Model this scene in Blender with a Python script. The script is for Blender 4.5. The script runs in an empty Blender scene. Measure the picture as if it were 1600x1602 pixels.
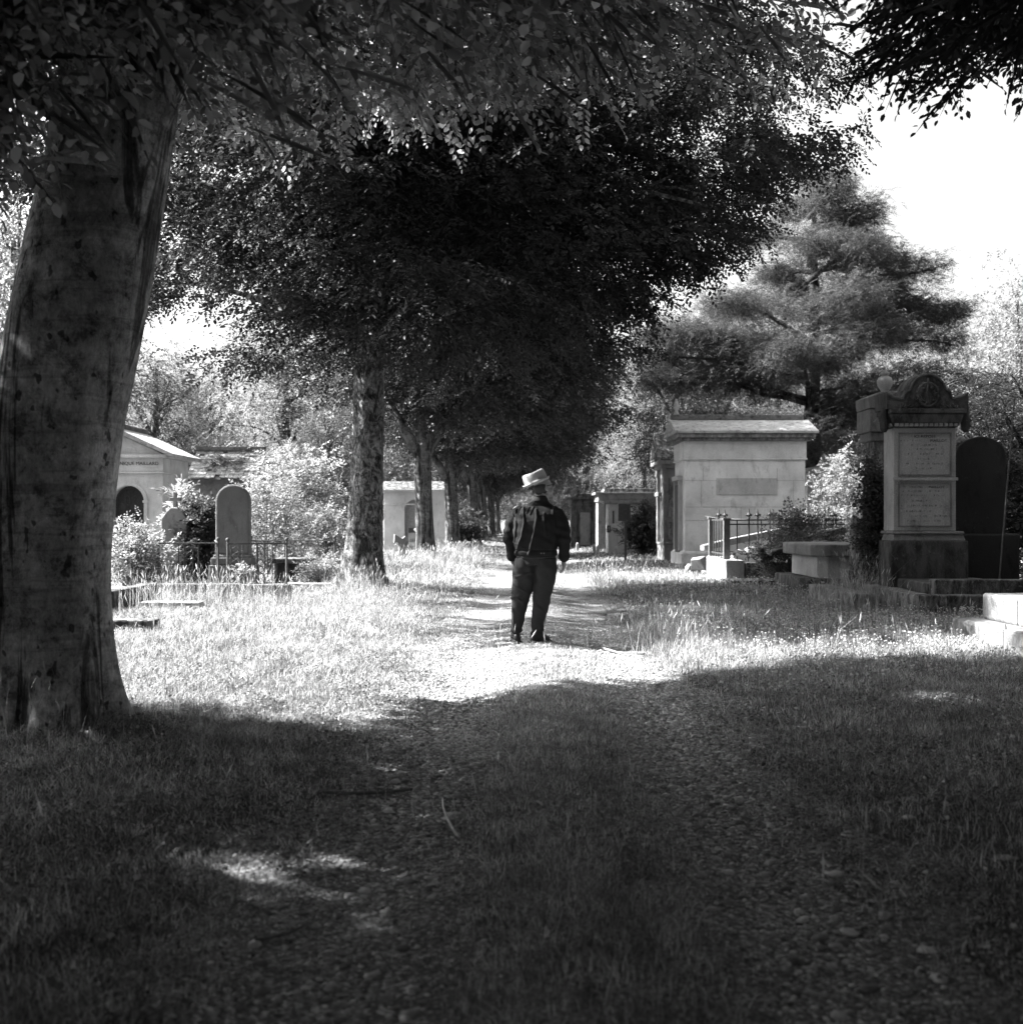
import bpy, bmesh, math, random
import numpy as np
from mathutils import Vector, Matrix, Euler
R = math.radians
C = bpy.context.scene.collection
SC = bpy.context.scene

# ------------------------------------------------------------------ camera
F, HZ, CH = 1900.0, 812.0, 1.29          # focal length in photo pixels, horizon row, lens height
cam = bpy.data.objects.new('camera', bpy.data.cameras.new('camera'))
C.objects.link(cam); SC.camera = cam
cam.location = (0, 0, CH); cam.rotation_euler = (R(90), 0, 0)
cam.data.sensor_width = 36; cam.data.lens = 36*F/1600
cam.data.shift_y = 11/1602
cam.data.clip_start = .05; cam.data.clip_end = 3000
cam.data.dof.use_dof = True; cam.data.dof.focus_distance = 12.8; cam.data.dof.aperture_fstop = 3.2

# ------------------------------------------------------------------ light
SUN_EL, SUN_AZ = 42.0, 15.0              # height above horizon, degrees forward of due left
se, ce = math.sin(R(SUN_EL)), math.cos(R(SUN_EL))
SUNV = Vector((-ce*math.cos(R(SUN_AZ)), ce*math.sin(R(SUN_AZ)), se))
sun = bpy.data.objects.new('sun', bpy.data.lights.new('sun', 'SUN'))
C.objects.link(sun); sun.data.energy = 5.0; sun.data.angle = R(.5); sun.data.color = (1, 1, 1)
sun.rotation_euler = SUNV.to_track_quat('Z', 'Y').to_euler(); sun.location = (-30, 20, 40)
w = bpy.data.worlds.new('World'); SC.world = w; w.use_nodes = True
nt = w.node_tree; nt.nodes.clear()
sky = nt.nodes.new('ShaderNodeTexSky'); sky.sky_type = 'NISHITA'; sky.sun_disc = False
sky.sun_elevation = R(SUN_EL); sky.sun_rotation = math.atan2(SUNV.x, SUNV.y)
sky.dust_density = 7.0; sky.air_density = 1.2; sky.ozone_density = 0.5
bw = nt.nodes.new('ShaderNodeRGBToBW')
bg = nt.nodes.new('ShaderNodeBackground'); bg.inputs[1].default_value = 0.08
wo = nt.nodes.new('ShaderNodeOutputWorld')
nt.links.new(sky.outputs[0], bw.inputs[0]); nt.links.new(bw.outputs[0], bg.inputs[0]); nt.links.new(bg.outputs[0], wo.inputs[0])
SC.view_settings.view_transform = 'Standard'; SC.view_settings.look = 'None'
SC.view_settings.gamma = 1; SC.view_settings.use_curve_mapping = False
SC.view_settings.exposure = 2.65
SC.render.engine = 'CYCLES'
SC.cycles.max_bounces = 6; SC.cycles.diffuse_bounces = 2; SC.cycles.glossy_bounces = 2
SC.cycles.transmission_bounces = 4; SC.cycles.transparent_max_bounces = 4
SC.cycles.use_denoising = True
SC.cycles.sample_clamp_indirect = 6

# ------------------------------------------------------------------ materials (black and white photograph: every colour is a grey)
def newmat(name):
    m = bpy.data.materials.new(name); m.use_nodes = True; m.node_tree.nodes.clear()
    return m, m.node_tree
def N(t, kind, **kw):
    n = t.nodes.new(kind)
    for k, v in kw.items():
        if k.startswith('i_'):
            n.inputs[k[2:].replace('_', ' ')].default_value = v
        else: setattr(n, k, v)
    return n
def ramp(t, src, stops):
    r = t.nodes.new('ShaderNodeValToRGB'); el = r.color_ramp.elements
    while len(el) < len(stops): el.new(.5)
    for e, (p, v) in zip(el, stops): e.position = p; e.color = (v, v, v, 1)
    t.links.new(src, r.inputs[0]); return r.outputs[0]
def noise(t, vec, scale, detail=6, rough=.6, dist=0.0):
    n = N(t, 'ShaderNodeTexNoise', i_Scale=scale, i_Detail=detail, i_Roughness=rough, i_Distortion=dist)
    t.links.new(vec, n.inputs['Vector']); return n.outputs['Fac']
def mathn(t, op, a, b):
    n = N(t, 'ShaderNodeMath', operation=op)
    for i, s in enumerate((a, b)):
        if isinstance(s, (int, float)): n.inputs[i].default_value = s
        else: t.links.new(s, n.inputs[i])
    return n.outputs[0]
def coords(t, scale=(1, 1, 1), geo=False):
    if geo: s = N(t, 'ShaderNodeNewGeometry').outputs['Position']
    else: s = N(t, 'ShaderNodeTexCoord').outputs['Object']
    mp = N(t, 'ShaderNodeMapping'); mp.inputs['Scale'].default_value = scale
    t.links.new(s, mp.inputs[0]); return mp.outputs[0]
def finish(t, col, rough=.9, bump=None, bdist=.01, bstr=1.0, spec=.2, metallic=0):
    b = N(t, 'ShaderNodeBsdfPrincipled'); b.inputs['Roughness'].default_value = rough
    b.inputs['Specular IOR Level'].default_value = spec; b.inputs['Metallic'].default_value = metallic
    if isinstance(col, (int, float)): b.inputs['Base Color'].default_value = (col, col, col, 1)
    else: t.links.new(col, b.inputs['Base Color'])
    if bump is not None:
        bn = N(t, 'ShaderNodeBump'); bn.inputs['Distance'].default_value = bdist; bn.inputs['Strength'].default_value = bstr
        t.links.new(bump, bn.inputs['Height']); t.links.new(bn.outputs[0], b.inputs['Normal'])
    o = N(t, 'ShaderNodeOutputMaterial'); t.links.new(b.outputs[0], o.inputs[0])

def stone(name, v, dark=.35, stain=.5, scale=1.0, streak=True, bump=.012, spots=True):
    """weathered stone: soft tone drift, dark lichen, rain streaks running down, pale lichen dots"""
    m, t = newmat(name); c = coords(t, geo=True)
    base = ramp(t, noise(t, c, 1.3*scale, 5), [(.3, v*.72), (.7, v*1.12)])
    st = noise(t, coords(t, (1, 1, .42) if streak else (1, 1, 1), geo=True), 5*scale, 8, .72, .4)
    lo = .62-.25*stain
    mask = ramp(t, st, [(lo, 0), (lo+.17, 1)])
    mx = N(t, 'ShaderNodeMix', data_type='FLOAT')
    mx.inputs[3].default_value = v*dark
    t.links.new(mask, mx.inputs[0]); t.links.new(base, mx.inputs[2])
    col = mx.outputs[0]
    fine = ramp(t, noise(t, c, 60, 4, .7), [(.25, .7), (.75, 1.25)])
    col = mathn(t, 'MULTIPLY', col, fine)
    if spots:
        sp = ramp(t, noise(t, c, 16*scale, 3, .5), [(.66, 0), (.7, 1)])
        m2 = N(t, 'ShaderNodeMix', data_type='FLOAT'); m2.inputs[3].default_value = min(.6, v*1.5)
        t.links.new(mathn(t, 'MULTIPLY', sp, .55), m2.inputs[0]); t.links.new(col, m2.inputs[2]); col = m2.outputs[0]
    finish(t, col, .93, mathn(t, 'ADD', noise(t, c, 22, 6, .7), mathn(t, 'MULTIPLY', st, .6)), bump)
    return m

def bark(name, v, flaky=False):
    m, t = newmat(name)
    cz = coords(t, (1, 1, .16)); c = coords(t)
    if flaky:
        pl = noise(t, coords(t, (1, 1, .6)), 5.0, 8, .7, 1.4)
        plate = ramp(t, pl, [(.42, .09), (.47, .35), (.58, .75), (.66, 1)])
        col = mathn(t, 'MULTIPLY', plate, ramp(t, noise(t, c, 25, 5, .7), [(.3, v*.5), (.75, v*1.2)]))
        crack = ramp(t, noise(t, coords(t, (1, 1, .4)), 15, 6, .65, 1.5), [(.38, 0), (.5, 1)])
        col = mathn(t, 'MULTIPLY', col, ramp(t, crack, [(0, .35), (1, 1)]))
        h = mathn(t, 'ADD', pl, mathn(t, 'MULTIPLY', crack, .5))
        finish(t, col, .92, h, .06)
    else:
        s1 = noise(t, coords(t, (1, 1, .13)), 3.4, 8, .62, 1.6)
        stain = ramp(t, s1, [(.38, .12), (.43, .3), (.465, .85), (.62, 1)])
        s2 = noise(t, c, 7, 10, .78, .2)
        blot = ramp(t, s2, [(.4, .3), (.44, .62), (.5, .8), (.53, 1)])
        s3 = ramp(t, noise(t, coords(t, (1, 1, .5)), 38, 8, .75), [(.3, .55), (.7, 1.3)])
        wr = ramp(t, noise(t, coords(t, (.35, .35, 5)), 2.2, 7, .7, .4), [(.4, .0), (.47, 1)])
        pale = ramp(t, noise(t, c, 1.6, 7, .7), [(.45, .75), (.55, 1.1), (.68, 1.6)])
        dots = ramp(t, noise(t, coords(t, (1, 1, .7)), 14, 2, .4), [(.3, .25), (.335, 1)])
        col = mathn(t, 'MULTIPLY', mathn(t, 'MULTIPLY', mathn(t, 'MULTIPLY', stain, blot), mathn(t, 'MULTIPLY', s3, pale)), mathn(t, 'MULTIPLY', dots, v))
        col = mathn(t, 'MULTIPLY', col, ramp(t, wr, [(0, .72), (1, 1)]))
        h = mathn(t, 'ADD', mathn(t, 'ADD', mathn(t, 'MULTIPLY', s2, .6), mathn(t, 'MULTIPLY', wr, .1)), mathn(t, 'ADD', mathn(t, 'MULTIPLY', s1, .8), mathn(t, 'MULTIPLY', s3, .12)))
        finish(t, col, .85, h, .05, spec=.2)
    return m

def leafmat(name, v, tr=.5, rough=.5, vary=.5, patchy=False):
    """thin leaf: reflects and lets light through; tone differs leaf by leaf"""
    m, t = newmat(name)
    g = N(t, 'ShaderNodeNewGeometry')
    col = ramp(t, g.outputs['Random Per Island'], [(0, v*(1-vary)), (.6, v), (1, v*(1+vary))])
    if patchy:
        col = mathn(t, 'MULTIPLY', col, ramp(t, noise(t, coords(t, geo=True), 3.4, 9, .85, .5), [(.36, .25), (.48, .8), (.6, 1.5)]))
    d = N(t, 'ShaderNodeBsdfDiffuse'); t.links.new(col, d.inputs[0])
    tl = N(t, 'ShaderNodeBsdfTranslucent'); t.links.new(mathn(t, 'MULTIPLY', col, 1.35), tl.inputs[0])
    gl = N(t, 'ShaderNodeBsdfGlossy'); gl.inputs['Roughness'].default_value = rough; gl.inputs[0].default_value = (.9, .9, .9, 1)
    a = N(t, 'ShaderNodeMixShader'); a.inputs[0].default_value = tr
    t.links.new(d.outputs[0], a.inputs[1]); t.links.new(tl.outputs[0], a.inputs[2])
    b = N(t, 'ShaderNodeMixShader'); b.inputs[0].default_value = .03
    t.links.new(a.outputs[0], b.inputs[1]); t.links.new(gl.outputs[0], b.inputs[2])
    o = N(t, 'ShaderNodeOutputMaterial'); t.links.new(b.outputs[0], o.inputs[0])
    return m

def plain(name, v, rough=.7, spec=.3, nscale=20, amp=.25, bump=.002, metallic=0):
    m, t = newmat(name); c = coords(t)
    n = noise(t, c, nscale, 5, .6)
    finish(t, ramp(t, n, [(.3, v*(1-amp)), (.7, v*(1+amp))]), rough, n, bump, spec=spec, metallic=metallic)
    return m

M = dict(
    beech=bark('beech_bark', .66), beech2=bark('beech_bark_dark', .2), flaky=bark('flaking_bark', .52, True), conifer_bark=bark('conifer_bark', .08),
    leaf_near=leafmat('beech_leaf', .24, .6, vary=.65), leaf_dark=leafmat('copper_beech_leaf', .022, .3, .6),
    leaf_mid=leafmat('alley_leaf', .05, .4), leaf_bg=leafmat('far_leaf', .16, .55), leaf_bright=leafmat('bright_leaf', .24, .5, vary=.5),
    needle=leafmat('needle', .055, .4), ivy=leafmat('ivy_leaf', .07, .35, .35), yew=leafmat('yew_leaf', .05, .3),
    grass=leafmat('grass_blade', .36, .25, vary=.85, patchy=True), tall=leafmat('dry_grass', .36, .4, vary=.35), clover=leafmat('clover_leaf', .17, .4, vary=.8), flower=leafmat('clover_flower', .6, .3, vary=.2),
    pale=stone('pale_stone', .46, .6, .12, bump=.006, spots=False), plaster=stone('pale_render', .74, .6, .38, bump=.006, spots=False),
    grey=stone('grey_stone', .25, .35, .45), dark=stone('dark_stone', .12, .3, .7), mossy=stone('mossy_stone', .24, .16, .95, 1.3, bump=.03),
    white=stone('white_stone', .42, .45, .45, bump=.006, spots=False), tablet=stone('tablet_stone', .45, .55, .4, bump=.006),
    rooft=stone('roof_stone', .48, .28, .5, 1.4, streak=False, bump=.02), head=stone('headstone_stone', .16, .6, .4, bump=.005),
    block=stone('block_stone', .22, .35, .65, bump=.008, spots=False), ridge=stone('ridge_stone', .2, .3, .6, 1.5, streak=False, bump=.03), streaky=stone('streaked_stone', .33, .3, .85, 1.6), blackstone=stone('black_stone', .045, .5, .4, bump=.005),
    iron=plain('wrought_iron', .035, .6, .4), rust=plain('rusted_iron', .09, .8, .3), paleiron=plain('bleached_iron', .35, .7, .3), board=plain('board', .07, .6),
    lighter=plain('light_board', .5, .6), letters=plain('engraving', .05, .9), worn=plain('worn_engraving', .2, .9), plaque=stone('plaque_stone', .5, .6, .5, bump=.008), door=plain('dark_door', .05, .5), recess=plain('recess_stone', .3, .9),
    jacket=plain('denim', .018, .95, .1, 160, .35, .0015), trousers=plain('trouser_cloth', .032, .95, .1, 140, .25, .0012),
    hat=plain('straw_hat', .36, .85, .2, 220, .12, .0012), skin=plain('skin', .26, .55, .3, 60, .08, .0006), hair=plain('hair', .03, .6),
    shoe=plain('shoe_leather', .02, .5), lens=plain('glasses_frame', .02, .25, .5), shirt=plain('shirt', .025, .9), collar=plain('collar', .012, .95),
    twig=plain('twig', .12, .9), pebble=None,
)
def pebblemat():
    m, t = newmat('pebble'); g = N(t, 'ShaderNodeNewGeometry')
    col = ramp(t, g.outputs['Random Per Island'], [(0, .11), (.5, .3), (.85, .45), (1, .6)])
    finish(t, mathn(t, 'MULTIPLY', col, ramp(t, noise(t, coords(t), 45, 4), [(.3, .8), (.7, 1.15)])), .85)
    return m
M['pebble'] = pebblemat()
def groundmat():
    m, t = newmat('soil_and_thatch'); c = coords(t, geo=True)
    a = ramp(t, noise(t, c, 9, 8, .75), [(.35, .035), (.5, .09), (.68, .24)])
    b = ramp(t, noise(t, c, 120, 5, .7), [(.3, .55), (.7, 1.3)])
    finish(t, mathn(t, 'MULTIPLY', a, b), .95, noise(t, c, 70, 6, .75), .03)
    return m
def pathmat():
    m, t = newmat('gravel_path'); c = coords(t, geo=True)
    v = N(t, 'ShaderNodeTexVoronoi'); v.inputs['Scale'].default_value = 42; t.links.new(c, v.inputs['Vector'])
    a = ramp(t, v.outputs['Color'], [(0, .17), (.6, .36), (1, .5)])
    a = mathn(t, 'MULTIPLY', a, ramp(t, v.outputs['Distance'], [(.25, 1.1), (.6, .5)]))
    b = ramp(t, noise(t, c, 3, 7, .7), [(.33, .5), (.6, 1.15)])
    finish(t, mathn(t, 'MULTIPLY', a, b), .95, mathn(t, 'SUBTRACT', noise(t, c, 60, 5, .7), v.outputs['Distance']), .02)
    return m
M['ground'] = groundmat(); M['path'] = pathmat()

# ------------------------------------------------------------------ mesh helpers
def tag(o, label=None, cat=None, group=None, kind=None):
    if label: o['label'] = label
    if cat: o['category'] = cat
    if group: o['group'] = group
    if kind: o['kind'] = kind
    return o
def empty(name, loc, rz=0, label=None, cat=None, group=None, rot=None):
    o = bpy.data.objects.new(name, None); C.objects.link(o)
    o.location = loc; o.rotation_euler = rot if rot else (0, 0, rz); o.empty_display_size = .2
    return tag(o, label, cat, group)
def link(name, me, mat, parent=None, smooth=False, bevel=0):
    o = bpy.data.objects.new(name, me); C.objects.link(o)
    if mat is not None: me.materials.append(mat)
    if parent: o.parent = parent
    if smooth: me.polygons.foreach_set('use_smooth', np.ones(len(me.polygons), bool))
    if bevel:
        b = o.modifiers.new('bevel', 'BEVEL'); b.width = bevel; b.segments = 2; b.limit_method = 'ANGLE'; b.angle_limit = R(40)
    return o
class MB:
    def __init__(s): s.v = []; s.f = []
    def add(s, vs, fs, X=None):
        n = len(s.v)
        s.v += [tuple(X @ Vector(p)) if X else tuple(p) for p in vs]
        s.f += [tuple(i+n for i in f) for f in fs]; return s
    def box(s, x0, x1, y0, y1, z0, z1, X=None, taper=0.0):
        t = taper
        return s.add([(x0, y0, z0), (x1, y0, z0), (x1, y1, z0), (x0, y1, z0), (x0+t, y0+t, z1), (x1-t, y0+t, z1), (x1-t, y1-t, z1), (x0+t, y1-t, z1)],
                     [(0, 3, 2, 1), (4, 5, 6, 7), (0, 1, 5, 4), (1, 2, 6, 5), (2, 3, 7, 6), (3, 0, 4, 7)], X)
    def prism(s, poly, a0, a1, axis='y', X=None):
        """poly = outline in the two other axes, swept along axis"""
        n = len(poly)
        def P(p, a): return (p[0], a, p[1]) if axis == 'y' else ((a, p[0], p[1]) if axis == 'x' else (p[0], p[1], a))
        return s.add([P(p, a0) for p in poly]+[P(p, a1) for p in poly],
                     [tuple(range(n)), tuple(range(2*n-1, n-1, -1))]+[(i, i+n, (i+1) % n+n, (i+1) % n) for i in range(n)], X)
    def tube(s, pts, rad, n=8, cap=True, X=None):
        pts = [Vector(p) for p in pts]; base = len(s.v); vs = []; fs = []
        if isinstance(rad, (int, float)): rad = [rad]*len(pts)
        up = Vector((0, 0, 1))
        u = None
        for i, p in enumerate(pts):
            d = (pts[min(i+1, len(pts)-1)]-pts[max(i-1, 0)]).normalized()
            if u is None: u = d.cross(up) if abs(d.z) < .95 else d.cross(Vector((1, 0, 0)))
            u = (u-d*u.dot(d)).normalized()
            v = d.cross(u)
            for k in range(n):
                a = 2*math.pi*k/n
                vs.append(p+(u*math.cos(a)+v*math.sin(a))*rad[i])
        for i in range(len(pts)-1):
            for k in range(n):
                a, b = i*n+k, i*n+(k+1) % n
                fs.append((a, b, b+n, a+n))
        if cap: fs.append(tuple(range(n-1, -1, -1))); fs.append(tuple(range((len(pts)-1)*n, len(pts)*n)))
        return s.add(vs, fs, X)
    def lathe(s, prof, c=(0, 0, 0), n=20, X=None, rot=0):
        vs = []; fs = []
        for r, z in prof:
            for k in range(n):
                a = 2*math.pi*k/n+rot; vs.append((c[0]+r*math.cos(a), c[1]+r*math.sin(a), c[2]+z))
        for i in range(len(prof)-1):
            for k in range(n):
                a, b = i*n+k, i*n+(k+1) % n; fs.append((a, b, b+n, a+n))
        fs.append(tuple(range(n-1, -1, -1))); fs.append(tuple(range((len(prof)-1)*n, len(prof)*n)))
        return s.add(vs, fs, X)
    def ball(s, c, r, n=10, X=None):
        rx, ry, rz = (r, r, r) if isinstance(r, (int, float)) else r
        vs = []; fs = []
        for i in range(n+1):
            th = math.pi*i/n
            rr = max(math.sin(th), .02)
            for k in range(n*2):
                a = math.pi*k/n; vs.append((c[0]+rx*rr*math.cos(a), c[1]+ry*rr*math.sin(a), c[2]-rz*math.cos(th)))
        m = 2*n
        for i in range(n):
            for k in range(m):
                a, b = i*m+k, i*m+(k+1) % m; fs.append((a, b, b+m, a+m))
        fs.append(tuple(range(m-1, -1, -1))); fs.append(tuple(range(n*m, n*m+m)))
        return s.add(vs, fs, X)
    def mesh(s, name):
        me = bpy.data.meshes.new(name); me.from_pydata(s.v, [], s.f); me.update(); return me
    def build(s, name, mat, parent=None, smooth=False, bevel=0):
        return link(name, s.mesh(name), mat, parent, smooth, bevel)
def quads(name, V, nq_idx):
    """fast mesh of quads from numpy"""
    me = bpy.data.meshes.new(name); V = np.ascontiguousarray(V, dtype=np.float32); Q = np.ascontiguousarray(nq_idx, dtype=np.int32)
    me.vertices.add(len(V)); me.vertices.foreach_set('co', V.ravel())
    me.loops.add(Q.size); me.loops.foreach_set('vertex_index', Q.ravel())
    me.polygons.add(len(Q)); me.polygons.foreach_set('loop_start', np.arange(0, Q.size, 4, dtype=np.int32))
    me.polygons.foreach_set('loop_total', np.full(len(Q), 4, dtype=np.int32))
    me.update(calc_edges=True); return me
def copy_tree(o, parent=None):
    c = o.copy(); C.objects.link(c); c.parent = parent
    for ch in list(o.children): copy_tree(ch, c)
    return c
def text_mesh(mb_name, s, size, depth, mat, parent, loc, rot=(R(90), 0, 0), align='CENTER'):
    cu = bpy.data.curves.new(mb_name, 'FONT'); cu.body = s; cu.size = size; cu.extrude = depth; cu.align_x = align; cu.align_y = 'CENTER'
    o = bpy.data.objects.new('tmp', cu); C.objects.link(o)
    bpy.context.view_layer.update()
    me = bpy.data.meshes.new_from_object(o.evaluated_get(bpy.context.evaluated_depsgraph_get()))
    bpy.data.objects.remove(o); me.name = mb_name; me.materials.clear()
    r = link(mb_name, me, mat, parent); r.location = loc; r.rotation_euler = rot
    return r
def GP(px, py): d = CH*F/(py-HZ); return ((px-800)/F*d, d)
def PX(px, d): return (px-800)/F*d
def PZ(py, d): return CH+(HZ-py)/F*d

# ------------------------------------------------------------------ ground
def path_x(y): return .17+.016*y
def gh(x, y):
    x = np.asarray(x, float); y = np.asarray(y, float)
    h = .025*np.sin(x*.9+1.3)*np.cos(y*.7)+.015*np.sin(x*2.3+y*1.7)+.012*np.sin(x*5.1-y*3.9)
    dx = x-path_x(y)
    rut = np.exp(-((dx+.72)/.3)**2)+np.exp(-((dx-.72)/.3)**2)
    h = h*np.clip(np.abs(dx)/2.5, .35, 1)-.035*rut+.03*np.exp(-(dx/.3)**2)
    return h+.05*np.clip((np.abs(dx)-1.4)/1.2, 0, 1)-.03
def grid_mesh(name, xs, ys, off, edge=None):
    X, Y = np.meshgrid(xs, ys)
    if edge is not None: X = edge(X, Y)
    Z = gh(X, Y)+off
    V = np.stack([X, Y, Z], -1).reshape(-1, 3); nx = len(xs)
    i = np.arange(len(ys)-1)[:, None]*nx+np.arange(nx-1)[None, :]
    Q = np.stack([i, i+1, i+1+nx, i+nx], -1).reshape(-1, 4)
    return quads(name, V, Q)
xs = np.concatenate([-np.geomspace(420, 9, 30)[:-1], np.linspace(-9, 9, 121), np.geomspace(9, 420, 30)[1:]])
ys = np.concatenate([-np.geomspace(300, 2, 24)[:-1], np.linspace(-2, 26, 190), np.geomspace(26, 1200, 60)[1:]])
tag(link('ground', grid_mesh('ground', xs, ys, 0), M['ground'], smooth=True), kind='structure')
def pedge(X, Y):
    k = np.abs(X) > 1.0
    return X*(1+k*(.12*np.sin(Y*1.7)+.08*np.sin(Y*4.3+X)))+path_x(Y)
tag(link('path', grid_mesh('path', np.linspace(-1.25, 1.25, 22), np.concatenate([np.linspace(-2, 26, 150), np.geomspace(26, 160, 40)[1:]]), .006, pedge), M['path'], smooth=True), kind='structure')
# ------------------------------------------------------------------ foliage
def leaf_tpl(K, L, l, wd, rng, fold=.25, droop=.25, twig=0):
    """a spray: K leaves set alternately along a twig in a plane; returns verts (K*6,3)"""
    out = []
    for i in range(K):
        t = (i+.6)/K; side = 1 if i % 2 else -1
        if i == K-1: side = 0
        ang = side*R(rng.uniform(35, 65)); s = l*rng.uniform(.7, 1.15)*(1-.25*t)
        base = np.array([t*L, side*.01, -droop*t*t*L])
        ww = s*wd
        p = np.array([[0, 0, 0], [.3*s, -.42*ww, fold*ww*.5], [.7*s, -.38*ww, fold*ww*.4], [s, 0, -.08*s], [.7*s, .38*ww, fold*ww*.4], [.3*s, .42*ww, fold*ww*.5]])
        rx = R(rng.normal(0, 22)); ry = R(rng.normal(12, 15))
        Rx = np.array([[1, 0, 0], [0, math.cos(rx), -math.sin(rx)], [0, math.sin(rx), math.cos(rx)]])
        Ry = np.array([[math.cos(ry), 0, math.sin(ry)], [0, 1, 0], [-math.sin(ry), 0, math.cos(ry)]])
        Rz = np.array([[math.cos(ang), -math.sin(ang), 0], [math.sin(ang), math.cos(ang), 0], [0, 0, 1]])
        out.append((p @ Rx.T @ Ry.T) @ Rz.T+base)
    if twig: out.append(np.array([[-.25*L, 0, .02], [.1*L, -twig, 0], [.6*L, -twig*.7, -droop*.36*L], [L, 0, -droop*L], [.6*L, twig*.7, -droop*.36*L], [.1*L, twig, 0]]))
    return np.concatenate(out)
LQ = np.array([[0, 1, 2, 3], [0, 3, 4, 5]])
def spray_cloud(rng, cen, az, tilt, K=11, L=.45, l=.085, wd=.62, nvar=8, **kw):
    n = len(cen); parts = []
    tpl = [leaf_tpl(K, L, l, wd, rng, **kw) for _ in range(nvar)]
    which = rng.integers(0, nvar, n)
    for k in range(nvar):
        i = np.where(which == k)[0]
        if not len(i): continue
        T = tpl[k]; a = az[i]; b = tilt[i]; r = rng.normal(0, .35, len(i)); s = rng.uniform(.75, 1.2, len(i))
        ca, sa, cb, sb, cr, sr = np.cos(a), np.sin(a), np.cos(b), np.sin(b), np.cos(r), np.sin(r)
        x, y, z = [T[:, q][None, :]*s[:, None] for q in range(3)]
        y, z = y*cr[:, None]-z*sr[:, None], y*sr[:, None]+z*cr[:, None]
        x, z = x*cb[:, None]+z*sb[:, None], -x*sb[:, None]+z*cb[:, None]
        x, y = x*ca[:, None]-y*sa[:, None], x*sa[:, None]+y*ca[:, None]
        P = np.stack([x, y, z], -1)+cen[i][:, None, :]
        parts.append(P.reshape(-1, 3))
    V = np.concatenate(parts); nl = len(V)//6
    Q = (np.arange(nl)[:, None, None]*6+LQ[None]).reshape(-1, 4)
    return V, Q
def crown_points(rng, ells, nclump, per, cr, flat=.4, shell=.55, keep=None):
    """ells: list of (cx,cy,cz,rx,ry,rz,weight); clump centres favour the outer shell"""
    W = np.array([e[6] for e in ells], float); W /= W.sum(); cc = []
    while len(cc) < nclump:
        e = ells[rng.choice(len(ells), p=W)]
        d = rng.normal(size=3); d /= np.linalg.norm(d); r = rng.uniform(0, 1)**shell
        p = np.array(e[:3])+d*r*np.array(e[3:6])
        if keep is None or keep(p): cc.append(p)
    cc = np.array(cc)
    k = rng.poisson(per, nclump).clip(3)
    idx = np.repeat(np.arange(nclump), k)
    sz = rng.uniform(.6, 1.35, nclump)[idx][:, None]*cr
    P = cc[idx]+rng.normal(size=(len(idx), 3))*np.array([1, 1, flat])*sz*.55
    if keep is not None:
        m = np.array([keep(p) for p in P]); P = P[m]; idx = idx[m]
    return cc, P, idx
def trunk_mesh(mb, pts, rad, n=40, flare=.5, rng=None, rough=.03, roots=5):
    """tapered trunk with root flare and shallow flutes"""
    P = [Vector(p) for p in pts]; zs = np.linspace(0, len(P)-1, (len(P)-1)*9+1); vs = []; fs = []
    ph = rng.uniform(0, 6.28, 8)
    for q in zs:
        i = min(int(q), len(P)-2); t = q-i
        def cr(a, b, c, d): return .5*((2*b)+(c-a)*t+(2*a-5*b+4*c-d)*t*t+(3*b-a-3*c+d)*t**3)
        g = lambda k: P[max(0, min(len(P)-1, k))]; h = lambda k: rad[max(0, min(len(P)-1, k))]
        c = cr(g(i-1), g(i), g(i+1), g(i+2)); r = cr(h(i-1), h(i), h(i+1), h(i+2))
        z = c.z-P[0].z
        fl = flare*math.exp(-max(0, z-.08)/.28)
        for k in range(n):
            a = 2*math.pi*k/n
            w = 1+fl*(.75+.5*math.cos(roots*a+ph[0])+.25*math.cos((roots+3)*a+ph[1]))
            w += rough*(math.sin(3*a+ph[2]+z*.5)+.6*math.sin(5*a+ph[3]-z*.8)+.35*math.sin(9*a+ph[4]+z*1.3)+.4*math.sin(2*a+z*2.1+ph[5]))
            vs.append((c.x+math.cos(a)*r*w, c.y+math.sin(a)*r*w, c.z))
    for i in range(len(zs)-1):
        for k in range(n):
            a, b = i*n+k, i*n+(k+1) % n; fs.append((a, b, b+n, a+n))
    fs.append(tuple(range((len(zs)-1)*n, len(zs)*n)))
    mb.add(vs, fs)
def limb(mb, rng, a, b, r0, r1, n=7, sag=.12, seg=7):
    a = Vector(a); b = Vector(b); L = (b-a).length; pts = []
    j = Vector(rng.normal(size=3))*L*.05
    for i in range(seg+1):
        t = i/seg; p = a.lerp(b, t)+Vector((0, 0, 1))*math.sin(math.pi*t)*L*sag+j*math.sin(math.pi*t*1.6)
        pts.append(p)
    mb.tube(pts, [r0+(r1-r0)*(i/seg)**.8 for i in range(seg+1)], n)
    return pts
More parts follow.
